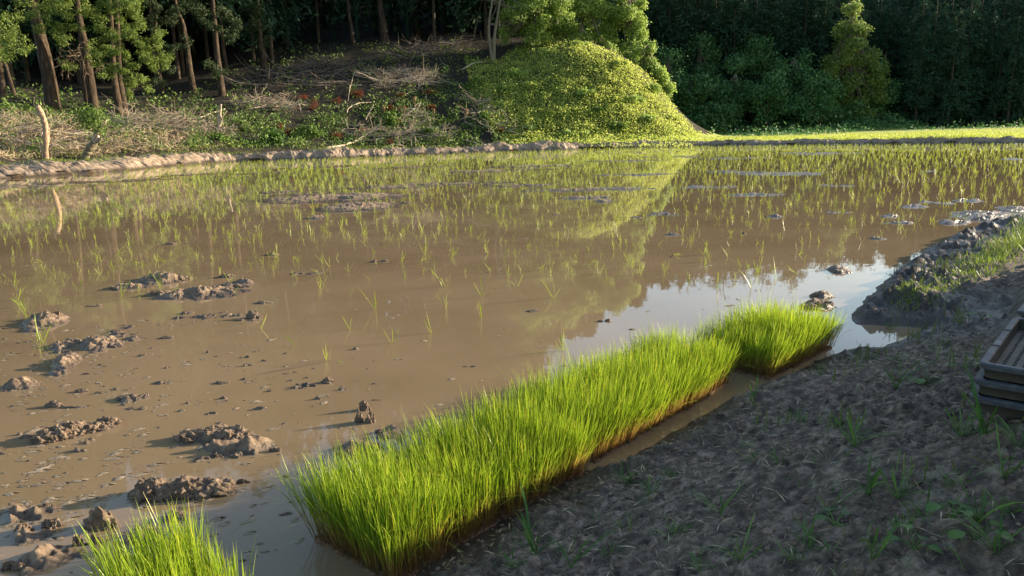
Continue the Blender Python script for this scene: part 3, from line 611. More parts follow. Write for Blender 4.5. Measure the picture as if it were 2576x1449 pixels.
tl = ['topmost empty grey seedling tray of the stack at the right edge', 'middle brown stained seedling tray of the stack at the right edge', 'lowest visible seedling tray of the stack resting on the bank']
for k in range(3):
    u = dt[:2]/np.linalg.norm(dt[:2]); off = -u*(.012*k)+np.array([-u[1], u[0]])*(.006*k)
    tray((C0[0]+off[0], C0[1]+off[1], .79-.053*k), rzt+.012*k, tl[k])
e2 = C0[:2]+u*(TL+.06)
tray((e2[0], e2[1], .80), rzt-.03, 'uppermost tray of the farther stack just inside the right edge')
tray((e2[0]-u[0]*.01, e2[1], .745), rzt-.02, 'lower tray of the farther stack just inside the right edge')

# ================================================================== plants on the bank
def bank_at(px, py):
    d = ray(px, py); ts = np.linspace(.8, 14, 500)/d[1]; X = d[0]*ts; Y = d[1]*ts; Z = EYE+d[2]*ts; h = bank_z(X, Y)
    k = np.argmax(Z <= h) if np.any(Z <= h) else 499
    return np.array([X[k], Y[k], max(h[k], 0)-.004])
def grass_tuft_me(n, h, spread, w, matk='weed', fall=.8):
    base = np.c_[RND.normal(size=(n,2))*.007*(n/12)**.5, np.full(n, -.004)]
    V, F, a, b = blade_strips(n, base, h, np.c_[RND.normal(size=(n,2))*spread, np.zeros(n)], .2, w, 5, fall, .3)
    return mesh_np('grass_tuft', V, F, MT[matk], False, {'rnd': a, 'tt': b})
TG = [grass_tuft_me(n, h, sp, w) for n, h, sp, w in ((14,.09,.5,.005),(22,.07,.8,.004),(9,.13,.45,.007),(30,.06,1.0,.0035),(16,.11,.6,.005))]
tuft_pos = [(1900,1030,2),(2010,1060,1),(2110,1080,3),(1880,1130,1),(1900,1160,3),(1960,1160,3),(1810,1300,4),(1640,1250,3),(1580,1210,1),(1690,1200,3),(2180,1240,2),(2260,1260,4),(2150,1130,4),(2270,1330,3),(2090,1290,1),(2330,1300,1),(1860,1420,4),(1700,1350,3),(1350,1400,2),(1430,1440,2),(1290,1430,1),(2450,1330,2),(2500,1400,4),(2540,1300,3),(2420,1100,4),(2480,1100,2),(2560,1130,4),(2070,940,3),(2250,980,2),(2380,870,1),(2240,840,1),(2300,850,3),(1760,1440,1),(2000,1430,3),(2400,1230,1),(2200,1420,2),(2520,1220,4),(2040,1380,1),(1530,1400,3)]
GP = ['beside the topmost seedling mats','on the shaded bank','low on the bank near the bottom edge','near the tray stack at right','along the bank edge by the puddle']
KT = ['short upright','spreading low','tall thin','flattened matted','medium leaning']
for i, (px, py, k) in enumerate(tuft_pos):
    p = bank_at(px, py); o = obj('grass_tuft', TG[k], None, p, random.random()*6.28); s = random.uniform(.8,1.3); o.scale = (s,s,s)
    z = GP[3] if px > 2380 and py > 1050 else GP[2] if py > 1280 else GP[4] if py < 1000 else GP[1]
    xs = sorted(a[0] for a in tuft_pos if a[2] == k); ys_ = sorted(a[1] for a in tuft_pos if a[2] == k)
    ordn = ['first','second','third','fourth','fifth','sixth','seventh','eighth','ninth','tenth','eleventh','twelfth'][sum(a < py for a in ys_)]
    tag(o, f'{ordn} {KT[k]} grass tuft from the top, {z}', 'grass tuft', f'{KT[k]} grass tufts on the bank')
def horsetail(px, py, n, h, label):
    p = bank_at(px, py); t = empty('horsetail_clump', p); tag(t, label, 'horsetail', 'horsetail clumps on the bank')
    for i in range(n):
        bx_, by_ = RND.normal(size=2)*.018*n**.5; hh = h*RND.uniform(.5,1.15); lx, ly = RND.normal(size=2)*.12*hh
        k = 8; u = np.linspace(0, 1, k); pts = np.c_[bx_+lx*u**1.5, by_+ly*u**1.5, hh*u-.005]
        G = Geo(); V, F = tube(pts, np.linspace(.0022,.0012,k), 5); G.add(V, F, random.random(), .3)
        m = 13; C = []; 
        for w in range(int(hh/.012)):
            uu = .12+.88*w*.012/hh; c = np.array([np.interp(uu,u,pts[:,j]) for j in range(3)]); C += [c]*5
        C = np.array(C); a = RND.random(len(C))*6.28; al = np.c_[np.cos(a), np.sin(a), np.full(len(C), .9)]
        V, F, aa = leaves(C, .011, None, 1, .22, 0, al); G.add(V, F, aa)
        obj('stem', G.mesh('stem', MT['horse']), t)
hs = [(2395,815,7,.17,'tall horsetail clump beside the small blue puddle'),(2428,812,5,.17,'slender horsetail clump left of the tray stack, on the bank crest'),(2300,868,5,.14,'horsetail clump at the corner of the blue puddle'),(2345,835,6,.10,'short horsetail clump behind the blue puddle'),
 (2230,850,2,.0,'') ,(2180,905,5,.10,'horsetail clump just right of the last seedling mat'),(2215,900,4,.10,'second horsetail clump right of the last seedling mat'),(2150,925,4,.09,'low horsetail clump at the foot of the last seedling mat'),(2410,935,8,.11,'wide horsetail clump close to the tray corner'),(2450,905,5,.12,'horsetail clump touching the tray corner'),
 (2110,960,3,.10,'thin horsetail clump on the grey bank below the last mat'),(2080,1080,4,.08,'horsetail clump in the middle of the shaded bank'),(2140,1075,5,.08,'bushy horsetail clump in the middle of the shaded bank'),(1925,1080,3,.10,'leaning horsetail clump above the brown puddle'),(1985,1070,4,.07,'short horsetail clump above the brown puddle'),(2440,1020,3,.08,'small horsetail clump in front of the trays'),(2320,1220,4,.08,'small horsetail clump on the lower bank'),(1560,1350,2,.12,'two tall horsetail stems near the bottom of the bank'),
 (2260,800,6,.11,'horsetail clump at the edge of sun and shade, left one'),(2330,690,10,.14,'sunlit horsetail clump on the bank edge, left one'),(2370,680,12,.15,'sunlit horsetail clump on the bank edge, middle one'),(2405,668,10,.14,'sunlit horsetail clump on the bank edge, right one'),(2290,715,7,.10,'small sunlit horsetail clump at the tip of the lit strip')]
for h_ in hs:
    if h_[4]: horsetail(*h_)
def broad_weed(px, py, n, s, label, matk='weed'):
    p = bank_at(px, py); t = empty('broadleaf_weed', p); tag(t, label, 'weed', 'broadleaf weeds on the bank')
    for i in range(n):
        a = i*2.4+random.random(); r = s*random.uniform(.6,1.1); hgt_ = s*random.uniform(.4,1.3)
        G = Geo(); e = np.array([math.cos(a)*r, math.sin(a)*r, hgt_]); V, F = tube(np.array([[0,0,0],e*.5+[0,0,.2*s],e]), .0018, 4); G.add(V, F)
        # leaf blade: 2x4 grid, cupped
        u = np.linspace(0,1,6); w = np.sin(u*np.pi)**.7*s*.42; d = np.array([math.cos(a), math.sin(a)]); pn = np.array([-d[1], d[0]]); pv = []
        for uu, ww in zip(u, w):
            c = e+np.r_[d*uu*s*1.1, -.25*s*uu*uu]; pv += [c+np.r_[pn*ww, .15*ww], c, c-np.r_[pn*ww, -.15*ww]]
        F = [];
        for j in range(5): F += [(j*3,j*3+1,j*3+4,j*3+3),(j*3+1,j*3+2,j*3+5,j*3+4)]
        G.add(pv, F); obj('leaf', G.mesh('leaf', MT[matk], True), t)
for a in [(2330,968,6,.05,'bright broadleaf weed on the shaded bank left of the trays'),(2190,905,3,.03,'small two leaved weed beside the last seedling mat'),(2255,905,4,.035,'round leaved weed beside the blue puddle'),(2420,930,3,.04,'pale flat leaved weed under the tray corner'),(2470,810,3,.045,'yellowish curled leaf weed on the bank crest'),(2395,1310,4,.04,'large pale weed low on the bank at right'),(2450,1370,4,.04,'drooping broadleaf weed in the lower right'),(2300,1390,4,.035,'torn broadleaf weed near the bottom edge'),(2100,1340,4,.035,'dull broadleaf weed in the middle of the lower bank')]: broad_weed(*a)
def bank_grass():
    # lit grass strip on the far right part of the bank + thin cover
    B = []; H = []
    for i in range(3400):
        t = RND.random(); px = 2270+(2760-2270)*t; py = np.interp(px, [2270,2350,2450,2576,2760], [712,690,640,585,540])+RND.normal()*np.interp(px, [2270,2576], [8,26])
        B.append((px, py))
    X = []
    for px, py in B:
        p = P(px, py, .28); X.append([p[0]+RND.normal()*.06, p[1]+RND.normal()*.10])
    X = np.array(X); z = bank_z(X[:,0], X[:,1]); k = z > .08; X = X[k]; z = z[k]; nb = len(X)
    V, F, a, b = blade_strips(nb, np.c_[X, z-.01], .05+.11*sstep(2380,2620,np.array([toworld_px(x,y,.2)[0] for x,y in X])), np.c_[RND.normal(size=(nb,2))*.35, np.zeros(nb)], .2, .006, 4, .6, .3)
    tag(obj('bank_grass', mesh_np('bank_grass', V, F, MT['grass'], False, {'rnd': a, 'tt': b})), 'sunlit strip of young grass along the bank at the right edge', 'grass', kind='stuff')
    # scattered thin blades over the shaded soil
    n = 5200; a_ = RND.uniform(math.radians(-5), math.radians(40), n); r_ = RND.uniform(1.6, 7, n)**1; X = np.c_[np.sin(a_)*r_, np.cos(a_)*r_]
    m = fbm(X[:,0]/.5, X[:,1]/.5, 3, 91) > .02; X = X[m]; d = wl_d(X[:,0], X[:,1]); X = X[d > .18]; z = bank_z(X[:,0], X[:,1]); nb = len(X)
    V, F, a, b = blade_strips(nb, np.c_[X, z-.004], .045, np.c_[RND.normal(size=(nb,2))*.9, np.zeros(nb)], .3, .0032, 4, .8, .4)
    tag(obj('sparse_grass', mesh_np('sparse_grass', V, F, MT['weed'], False, {'rnd': a, 'tt': b})), 'thin scattered grass blades over the shaded crumbly bank', 'grass', kind='stuff')
    n = 5000; a_ = RND.uniform(math.radians(-8), math.radians(40), n); r_ = RND.uniform(1.6, 6, n); X = np.c_[np.sin(a_)*r_, np.cos(a_)*r_]; d = wl_d(X[:,0], X[:,1]); X = X[d > .1]; z = bank_z(X[:,0], X[:,1]); nb = len(X)
    C = np.c_[X, z+.012]; al = RND.normal(size=(nb,3)); al[:,2] *= .15
    V, F, a = leaves(C, RND.uniform(.015,.08,nb)*RND.random(nb)**.5, np.tile([0,0,1.], (nb,1)), .3, .06, 0, al*3)
    tag(obj('straw_litter', mesh_np('straw_litter', V, F, MT['straw'], False, {'rnd': a, 'tt': a})), 'bits of dry straw and clippings lying on the bank soil', 'straw litter', kind='stuff')
bank_grass()
def crumbs():
    V0, F0 = rock(3, 1, .3, .8); G = Geo(); n = 0
    for i in range(17000):
        a = RND.uniform(math.radians(-10), math.radians(40)); r = RND.uniform(1.6, 7.5); x, y = math.sin(a)*r, math.cos(a)*r
        X = (x, y)
        crumbs_pts.append(X)
crumbs_pts = []; crumbs()
cp = np.array(crumbs_pts); dd = wl_d(cp[:,0], cp[:,1]); cp = cp[(dd > .0) & (vn(cp[:,0]/.5, cp[:,1]/.4, 93)+.6*RND.normal(size=len(cp)) > .1)]; cz = bank_z(cp[:,0], cp[:,1]); V0, F0 = rock(3, 2, .35, .7); 
sc = (.003+.008*RND.random(len(cp))**3+.012*(RND.random(len(cp))>.985)); an = RND.random(len(cp))*6.28
Vc = V0[None]*sc[:,None,None]*np.array([1,1,.8]); cc, ss = np.cos(an)[:,None], np.sin(an)[:,None]
Vc = np.stack([Vc[...,0]*cc-Vc[...,1]*ss, Vc[...,0]*ss+Vc[...,1]*cc, Vc[...,2]], -1)+np.c_[cp, cz+sc*.25][:,None,:]
Fc = (F0[None]+(np.arange(len(cp))*len(V0))[:,None,None]).reshape(-1,3)
tag(obj('soil_crumbs', mesh_np('soil_crumbs', Vc.reshape(-1,3), Fc, MT['crumb'], False, {'wet': np.zeros(len(cp)*len(V0))})), 'loose crumbs of grey soil strewn over the bank', 'soil crumbs', kind='stuff')

# ================================================================== field grass
def field_grass():
    n = 60000; t = RND.random(n); px = RND.uniform(1500, 2900, n); X = []; 
    pyt = np.interp(px, [1500,1790,2576,2900], [352,345,322,314]); pyb = np.interp(px, [1500,1717,2576,2900], [358,359,351,348]); py = pyt+(pyb-pyt)*RND.random(n)**.8
    u = (px-CX)/F_PX; v = -(py-CY)/F_PX; d = np.array(fwd)[None]+u[:,None]*np.array(Rv)+v[:,None]*np.array(Uv); tt_ = (.33-EYE)/d[:,2]; XY = d[:,:2]*tt_[:,None]
    bd = bund_d(XY[:,0], XY[:,1]); k = (bd > .7) & (XY[:,1] < 110); XY = XY[k]; hz = hill_z(XY[:,0], XY[:,1]); k = hz < .9; XY = XY[k]; hz = hz[k]; m = fbm(XY[:,0]/3, XY[:,1]/3, 3, 99) > -.35; XY = XY[m]; hz = hz[m]
    V, F, a, b = blade_strips(len(XY), np.c_[XY, np.maximum(hz,.28)+.02], .10, np.c_[RND.normal(size=(len(XY),2))*.4, np.zeros(len(XY))], .2, .03+XY[:,1]*.0004, 2, .3, .3)
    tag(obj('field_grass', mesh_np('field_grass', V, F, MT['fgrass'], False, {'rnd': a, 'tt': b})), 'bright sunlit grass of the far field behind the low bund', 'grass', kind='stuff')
field_grass()

# ================================================================== brush, stumps and branches on the slope
def lift(p, dz): return np.array([p[0], p[1], p[2]+dz])
def polypx(l, r0, r1, lifts=None, n=None, dyw=0.0):
    """photo polyline laid over the slope, raised by lifts"""
    h0 = hit(*l[0]); h1 = hit(*l[-1]); Y0, Y1 = h0[1]-dyw, h1[1]-dyw; k = len(l); pts = []
    for i, (a, b) in enumerate(l):
        pts.append(at(a, b, Y0+(Y1-Y0)*i/(k-1)-.35))
    pts = np.array(pts); m = n or (k*3); pts = smooth(pts, m); pts += RND.normal(size=pts.shape)*r0*.25
    return pts, np.linspace(r0, r1, m)
def smooth(p, n):
    k = len(p); t = np.linspace(0, k-1, n); i = np.clip(t.astype(int), 0, k-2); f = (t-i)[:,None]
    p0 = p[np.clip(i-1,0,k-1)]; p1 = p[i]; p2 = p[i+1]; p3 = p[np.clip(i+2,0,k-1)]
    return .5*((2*p1)+(-p0+p2)*f+(2*p0-5*p1+4*p2-p3)*f**2+(-p0+3*p1-3*p2+p3)*f**3)
def twig_geo(G, start, d, L, r, depth=2, curl=.35, seg=6, a=None):
    d = np.array(d, float)/np.linalg.norm(d); pts = [np.array(start, float)]
    for i in range(seg):
        d = d+RND.normal(size=3)*curl*.45; d /= np.linalg.norm(d); pts.append(pts[-1]+d*L/seg)
    V, F = tube(np.array(pts), np.linspace(r, r*.35, seg+1), 4 if r < .03 else 6); G.add(V, F, a)
    if depth > 0:
        for j in range(random.randint(2, 4)):
            i = random.randint(1, seg-1); dd = d+RND.normal(size=3)*.7; twig_geo(G, pts[i], dd, L*random.uniform(.35,.6), r*.5, depth-1, curl, max(3,seg-1), a)
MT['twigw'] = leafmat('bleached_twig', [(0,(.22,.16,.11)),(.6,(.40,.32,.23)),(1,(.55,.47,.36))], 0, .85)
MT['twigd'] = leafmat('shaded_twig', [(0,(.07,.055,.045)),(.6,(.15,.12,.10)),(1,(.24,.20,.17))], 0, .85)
def branch_thing(l, r0, r1, label, side=0, mat='twigw', name='fallen_branch', cat='branch', sidelen=1.2, dirs=None, group=None):
    pts, rad = polypx(l, r0, r1); o = empty(name, tuple(pts[0])); tag(o, label, cat, group)
    G = Geo(); V, F = tube(pts-pts[0], rad, 7); G.add(V, F, .7); obj('limb', G.mesh('limb', MT[mat], True), o)
    if side:
        G = Geo()
        for i in range(side):
            k = random.randint(len(pts)//3, len(pts)-1); d = (pts[-1]-pts[0]); d = d/np.linalg.norm(d)*.8+RND.normal(size=3)*.55; d[1] *= .4
            twig_geo(G, pts[k]-pts[0], d, sidelen*random.uniform(.5,1.1), rad[k]*.5, 2, .3)
        obj('twigs', G.mesh('twigs', MT[mat], False), o)
    return o
def z5(x, y): return (872+x*.18515, 134.2+y*.18515)
def z4(x, y): return (469.6+x*.18515, 167.7+y*.18515)
def z3(x, y): return (x*.18515, 201.2+y*.18515)
branch_thing([z5(*p) for p in ((1900,105),(1730,130),(1640,180),(1440,270),(1300,315),(1200,345),(1080,380),(880,385))], .085, .03, 'long pale fallen branch slanting down left across the brush above the bund', 16, sidelen=2.6)
branch_thing([z5(*p) for p in ((1080,380),(1000,440),(960,500),(830,540),(700,600))], .05, .02, 'forked pale branch fanning out below the long slanting branch', 14, sidelen=1.8)
branch_thing([z5(*p) for p in ((340,525),(240,480),(200,430),(150,370),(100,255))], .05, .03, 'bleached bent branch rising to a peak above the rust coloured foliage', 0)
branch_thing([z5(*p) for p in ((100,260),(80,340),(60,430),(40,480),(20,640))], .04, .03, 'bleached branch hanging down from the peak of the bent one', 3, sidelen=.8)
branch_thing([z5(*p) for p in ((200,430),(120,435),(60,430))], .06, .05, 'short thick knobbly bleached branch joining the two bent ones', 0)
branch_thing([z5(*p) for p in ((0,820),(30,745),(120,690),(220,670),(345,670))], .05, .04, 'curved pale branch arching over the dark hollow', 2, sidelen=.6)
branch_thing([z5(*p) for p in ((260,900),(300,820),(350,730),(375,655))], .05, .05, 'straight grey branch leaning right below the curved one', 0)
branch_thing([z5(*p) for p in ((-260,1280),(0,1235),(150,1180),(270,1100),(380,1030),(470,930))], .09, .05, 'long pale fallen trunk lying behind the bund with rust coloured foliage on it', 6, sidelen=1.5, name='fallen_log', cat='fallen log')
branch_thing([z5(*p) for p in ((760,885),(830,820),(900,765),(960,740))], .07, .05, 'thick straight branch stub left of the white birch post', 0)
branch_thing([z5(*p) for p in ((880,1260),(875,1130),(890,1000),(920,910))], .045, .035, 'pale upright stick standing beneath the birch post', 6, sidelen=1.2, name='standing_stick')
branch_thing([z5(*p) for p in ((915,880),(880,780),(862,645))], .04, .03, 'bare upright stick crossing the birch post on its left', 0, name='standing_stick')
branch_thing([z5(*p) for p in ((940,1270),(930,1120),(925,1000),(920,890))], .04, .04, 'second upright stick close right of the pale one under the birch post', 0, name='standing_stick')
branch_thing([z5(*p) for p in ((930,880),(955,770),(1000,680))], .10, .10, 'white birch post leaning right among the scrub', 0, 'twig_pale', 'birch_post', 'post')
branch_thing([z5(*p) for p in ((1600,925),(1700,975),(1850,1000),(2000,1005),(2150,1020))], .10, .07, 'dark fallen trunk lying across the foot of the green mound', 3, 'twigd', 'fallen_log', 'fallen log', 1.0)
branch_thing([z5(*p) for p in ((2190,1030),(2300,1050),(2460,1045))], .05, .03, 'pale end of a fallen branch poking right at the foot of the mound', 3, sidelen=.5)
branch_thing([z5(*p) for p in ((1620,1185),(1740,1215),(1850,1260))], .045, .03, 'pale curved branch end lying just behind the bund', 2, sidelen=.7)
branch_thing([z5(*p) for p in ((1680,1130),(1800,1190),(1870,1250))], .05, .04, 'grey branch lying beside the pale curved one behind the bund', 0, 'twigd')
branch_thing([z5(*p) for p in ((1710,670),(1760,760),(1820,830))], .03, .03, 'thin dead stem leaning left in the green scrub', 4, sidelen=.6)
branch_thing([z5(*p) for p in ((2030,830),(2075,755),(2150,810),(2190,900))], .03, .03, 'thin bent dead stem at the edge of the mound', 2, sidelen=.6)
branch_thing([z5(*p) for p in ((1080,530),(1090,640),(1110,770))], .025, .02, 'thin pale stem hanging right of the fan of twigs', 2, sidelen=.6)
branch_thing([z5(*p) for p in ((1380,180),(1300,130),(1240,60),(1180,-10))], .03, .02, 'thin forked twig reaching up left under the light stemmed tree', 6, sidelen=1.0)
branch_thing([z5(*p) for p in ((530,1270),(620,1235),(700,1240),(780,1260))], .04, .03, 'low arched branch lying along the back of the bund', 5, sidelen=1.0)
branch_thing([z5(*p) for p in ((850,980),(780,1030),(720,1090),(700,1130))], .035, .02, 'curled twig arching left from the upright sticks', 4, sidelen=.8)
branch_thing([(1860+0,1)and(1827.0+0.0,332.0),(1829,344),(1831,356)] if False else [(859+1820/3,980/3),(859+1832/3,1030/3),(859+1840/3,1068/3)], .03, .03, 'small pale stake at the foot of the green mound by the bund', 0, name='stake', cat='stake')
branch_thing([z4(*p) for p in ((860,160),(960,230),(1060,290),(1200,330))], .03, .02, 'thin grey twig in the shade above the brush', 5, 'twigd', sidelen=2)
branch_thing([z4(*p) for p in ((1110,425),(1180,480),(1260,500),(1380,530))], .04, .03, 'pale twig arching over the twiggy mound', 8, sidelen=1.4)
branch_thing([z4(*p) for p in ((700,500),(800,550),(900,530),(1000,500),(1150,540))], .035, .02, 'sprawling pale twigs in the scrub left of the rust foliage', 10, sidelen=1.5)
branch_thing([z4(*p) for p in ((150,700),(280,650),(400,610),(520,575))], .06, .045, 'pale leaning pole propped against the split stump', 0)
branch_thing([z3(*p) for p in ((700,830),(800,870),(900,900))], .035, .02, 'pale stick lying on the straw between the two snags', 0)
branch_thing([z3(*p) for p in ((-100,700),(150,760),(300,850),(450,920),(600,960))], .06, .03, 'pale branch lying through the straw at the far left', 5, sidelen=1)
branch_thing([z3(*p) for p in ((780,990),(900,995),(990,1000))], .035, .03, 'short pale stick lying just behind the bund at left', 0)
branch_thing([z3(*p) for p in ((930,790),(1050,840),(1180,890))], .035, .02, 'thin stick slanting across the straw by the forked stump', 2, sidelen=.8)
branch_thing([z3(*p) for p in ((1560,310),(1550,440),(1530,560))], .02, .03, 'thin bare sapling stem in front of the paired trunks', 2, 'twigd', 'sapling', 'sapling', .5)
# snag, forked stump
def snag(base, l, r, label, name, mat='bark_pale', parts=()):
    Y = hit(*base)[1]-.2; pts = smooth(np.array([at(a, b, Y) for a, b in l]), 18); o = empty(name, tuple(pts[0])); tag(o, label, 'stump')
    rad = np.interp(np.linspace(0,1,18), np.linspace(0,1,len(r)), r)*(1+.12*RND.normal(size=18)); G = Geo(); V, F = tube(pts-pts[0], rad, 9); V += RND.normal(size=V.shape)*.012; G.add(V, F); obj('trunk', G.mesh('trunk', MT[mat], True), o)
    for (pl, r0, r1, mm) in parts:
        q = smooth(np.array([at(a, b, Y-.05) for a, b in pl]), 10); G = Geo(); V, F = tube(q-pts[0], np.linspace(r0, r1, 10), 7); G.add(V, F, .7); obj('limb', G.mesh('limb', MT[mm], True), o)
    return o, pts, Y
snag((116,398), [z3(*p) for p in ((630,1075),(625,950),(625,800),(620,650),(590,520),(545,420),(505,350))], [.13,.12,.15,.16,.15,.16,.13], 'tall bent reddish snag standing at the left behind the bund', 'snag', 'snagbark' if 'snagbark' in MT else 'bark_pale',
     [([z3(*p) for p in ((560,500),(500,450),(440,425))], .05, .03, 'twig_pale'), ([z3(*p) for p in ((590,1070),(570,950),(545,850),(530,800))], .05, .03, 'twig_pale'), ([z3(*p) for p in ((480,350),(455,330),(462,270),(475,240))], .03, .02, 'twigd')])
fs, fp, fY = snag((212,398), [z3(*p) for p in ((1130,1085),(1190,990),(1240,900),(1290,830))], [.20,.22,.24,.17], 'thick leaning forked stump sprouting green leaves', 'forked_stump', 'bark_pale',
     [([z3(*p) for p in ((1280,850),(1275,780),(1300,730),(1330,680),(1400,620),(1450,540))], .14, .04, 'twig_pale'), ([z3(*p) for p in ((1290,840),(1330,800),(1330,740),(1310,700))], .10, .07, 'twig_pale'), ([z3(*p) for p in ((1290,850),(1340,830),(1380,790))], .10, .06, 'bark_pale')])
snag((560,335), [z4(*p) for p in ((480,935),(450,880),(440,820),(460,740),(455,640),(465,510))], [.13,.16,.16,.11,.08,.06], 'pale split stump with several upright shoots in the scrub', 'split_stump', 'twig_pale',
     [([z4(*p) for p in ((440,850),(430,740),(425,640),(425,530))], .06, .04, 'twig_pale'), ([z4(*p) for p in ((500,900),(515,830),(480,820))], .06, .05, 'twig_pale'), ([z4(*p) for p in ((470,780),(490,680),(550,600))], .05, .03, 'twig_pale')])
def leafclump(name, C, R, n, size, mat, parent=None, off=None, jit=1.0, asp=.55, up=.4, droop=.15, fill=.5):
    """leaf mass made of several lobes; C (k,3), R (k,) or (k,3)"""
    C = np.asarray(C, float); R = np.asarray(R, float); R = R[:,None].repeat(3,1) if R.ndim == 1 else R
    wgt = np.prod(R, 1)**(2/3); k = RND.choice(len(C), n, p=wgt/wgt.sum()); D = nrm(RND.normal(size=(n,3))); rr = fill+(1-fill)*RND.random(n)**.6
    # lumpy radius so that edges break up
    nz = np.sin(D[:,0]*5+k*1.7)*np.cos(D[:,1]*6-k)*np.sin(D[:,2]*5+k*.6); rr = rr*(1+.22*nz)
    p = C[k]+D*R[k]*rr[:,None]+RND.normal(size=(n,3))*size*.5
    N = nrm(D+np.array([0,0,up])+.9*SD*(.3 if mat in ('broad_shaded','rust') else 1)); V, F, a = leaves(p, size*RND.uniform(.6,1.3,n), N, jit, asp, droop)
    if off is not None: V = V-off
    return mesh_np(name, V, F, MT[mat], False, {'rnd': a, 'tt': a})
def blobs_px(Y, l):
    """l of (px,py,rx px,ry px[,dY])"""
    C = []; R = []
    for b in l:
        y = Y+(b[4] if len(b) > 4 else 0); c = at(b[0], b[1], y); s_ = np.linalg.norm(c-np.array([0,0,EYE]))/F_PX; C.append(c); R.append((b[2]*s_, (b[2]+b[3])/2*s_, b[3]*s_))
    return C, R
C, R_ = blobs_px(fY, [(z3(1150,500)[0], z3(0,500)[1], 24, 14),(z3(1260,450)[0], z3(0,450)[1], 22, 18),(z3(1350,560)[0], z3(0,560)[1], 26, 18),(z3(1260,600)[0], z3(0,600)[1], 22, 18),(z3(1080,580)[0], z3(0,580)[1], 26, 12),(z3(1360,680)[0], z3(0,680)[1], 14, 14)])
obj('shoot_leaves', leafclump('shoot_leaves', C, R_, 1500, .12, 'under', off=fp[0], asp=.7), fs)
# cut stumps
for (x, y, w, h, lab) in [(505,800,8,15,'small reddish cut stump left of the birch post'),(1185,845,6,16,'small reddish cut stump right of the birch post'),(1630,850,9,16,'small cut stump with a pale top in front of the dark trunk at the mound'),(920,670,10,14,'broken pale stump below the fan of twigs')]:
    b = hit(*z5(x, y)); D = b[1]/F_PX; t = empty('cut_stump', tuple(b)); tag(t, lab, 'stump', 'cut stumps on the slope')
    V, F = tube([[0,0,-.3],[0,0,h*D*.5],[.02,0,h*D]], [w*D*.6,w*D*.5,w*D*.5], 10, False); G = Geo(); G.add(V, F); obj('trunk', G.mesh('trunk', MT['reddish'], True), t)
    V, F = tube([[.02,0,h*D-.02],[.02,0,h*D+.01]], [w*D*.48,w*D*.45], 10, True); G = Geo(); G.add(V, F); obj('cut_face', G.mesh('cut_face', MT['cut'], False), t)
# rust coloured dead foliage
for i, (f, x, y, rx, ry, lab) in enumerate([(z4,1590,430,14,9,'rust brown dead foliage on a stem in the shade, left of the bleached branches'),(z4,1740,560,12,32,'tall drooping rust brown dead foliage in the shade'),(z4,2050,480,13,14,'dark red dead foliage under the bleached branches'),(z4,2320,390,18,14,'dark red dead foliage under the peak of the bleached branch'),
  (z4,1400,900,14,8,'small rust brown dead foliage low in the green scrub'),(z4,1280,820,8,6,'tiny rust brown patch of dead foliage in the green scrub'),(z4,2030,950,18,12,'rust brown dead foliage behind the fallen trunk'),(z4,2360,890,15,12,'bright rust brown dead foliage tuft on the fallen trunk'),(z5,190,1050,5,4,'tiny rust tuft beside the bright one on the fallen trunk'),
  (z5,430,310,16,9,'dark red dead foliage beside the fan of twigs, left side'),(z5,600,330,20,6,'dark red dead foliage stretching under the fan of twigs'),(z5,130,560,18,12,'dark red dead foliage beneath the bent bleached branch'),(z5,570,740,12,7,'rust brown dead foliage behind the small cut stump'),(z5,720,770,22,8,'broad rust brown dead foliage band left of the birch post'),(z5,1120,540,20,9,'dark red dead foliage right of the fan of twigs'),(z5,1140,740,14,8,'rust brown dead foliage right of the birch post'),(z5,730,580,14,5,'dull red dead foliage strip under the twigs'),(z5,580,1220,12,10,'rust brown dead foliage just behind the bund'),(z5,2060,1060,16,8,'rust brown dead foliage under the dark trunk at the mound'),(z5,690,940,12,5,'small dull red foliage patch in the middle scrub')]):
    c = hit(*f(x, y)); s_ = c[1]/F_PX; c = c+np.array([0,-.35,.05])
    me = leafclump('dead_foliage', [c-c+np.array([dx*rx*s_, dy*.2, dz*ry*s_]) for dx, dy, dz in ((0,0,0),(-.5,.5,-.2),(.5,-.5,.2))], [(rx*s_*.6, .3, ry*s_*.7)]*3, 700, .13, 'rust', asp=.22, droop=.8, fill=.0)
    tag(obj('dead_foliage', me, None, tuple(c)), lab, 'dead foliage', 'dead rust coloured foliage in the brush')
# brush piles
def brush(l, n, L, label, mat='twigw', lift_=.5, name='brush_pile', up=.25):
    G = Geo(); c0 = hit(*l[0]); 
    for i in range(n):
        k = random.randrange(len(l)-1); f = random.random(); q = l[k]; q2 = l[k+1]; px = q[0]*(1-f)+q2[0]*f; py = q[1]*(1-f)+q2[1]*f+random.uniform(-1,1)*q[2]
        p = hit(px, py); p = p+np.array([0,-.1,random.random()*lift_]); d = np.array([random.choice((-1,1)), random.uniform(-.6,.6), random.uniform(-.15,up)])
        twig_geo(G, p-c0, d, L*random.uniform(.5,1.1), random.uniform(.018,.040), 1, .3, 5)
    tag(obj(name, G.mesh(name, MT[mat]), None, tuple(c0)), label, 'brush pile', 'piles of cut brush behind the bund')
brush([(290,318,14),(360,312,20),(420,312,22),(470,320,20)], 190, 2.0, 'large heap of cut pale twigs behind the bund, right of the forked stump')
brush([(470,330,14),(540,330,18),(580,330,10)], 90, 1.5, 'loose pale twigs at the right end of the large twig heap')
brush([(610,270,10),(680,272,14),(740,275,10)], 110, 2.0, 'tangle of bleached twigs in half shade above the green scrub')
brush([(-120,330,40),(0,330,34),(60,345,34),(120,355,20)], 120, 2.2, 'straw coloured cut stems strewn at the far left slope', up=.1)
brush([(130,350,30),(200,360,20),(290,362,16)], 70, 1.8, 'cut stems and straw between the two snags', up=.1)
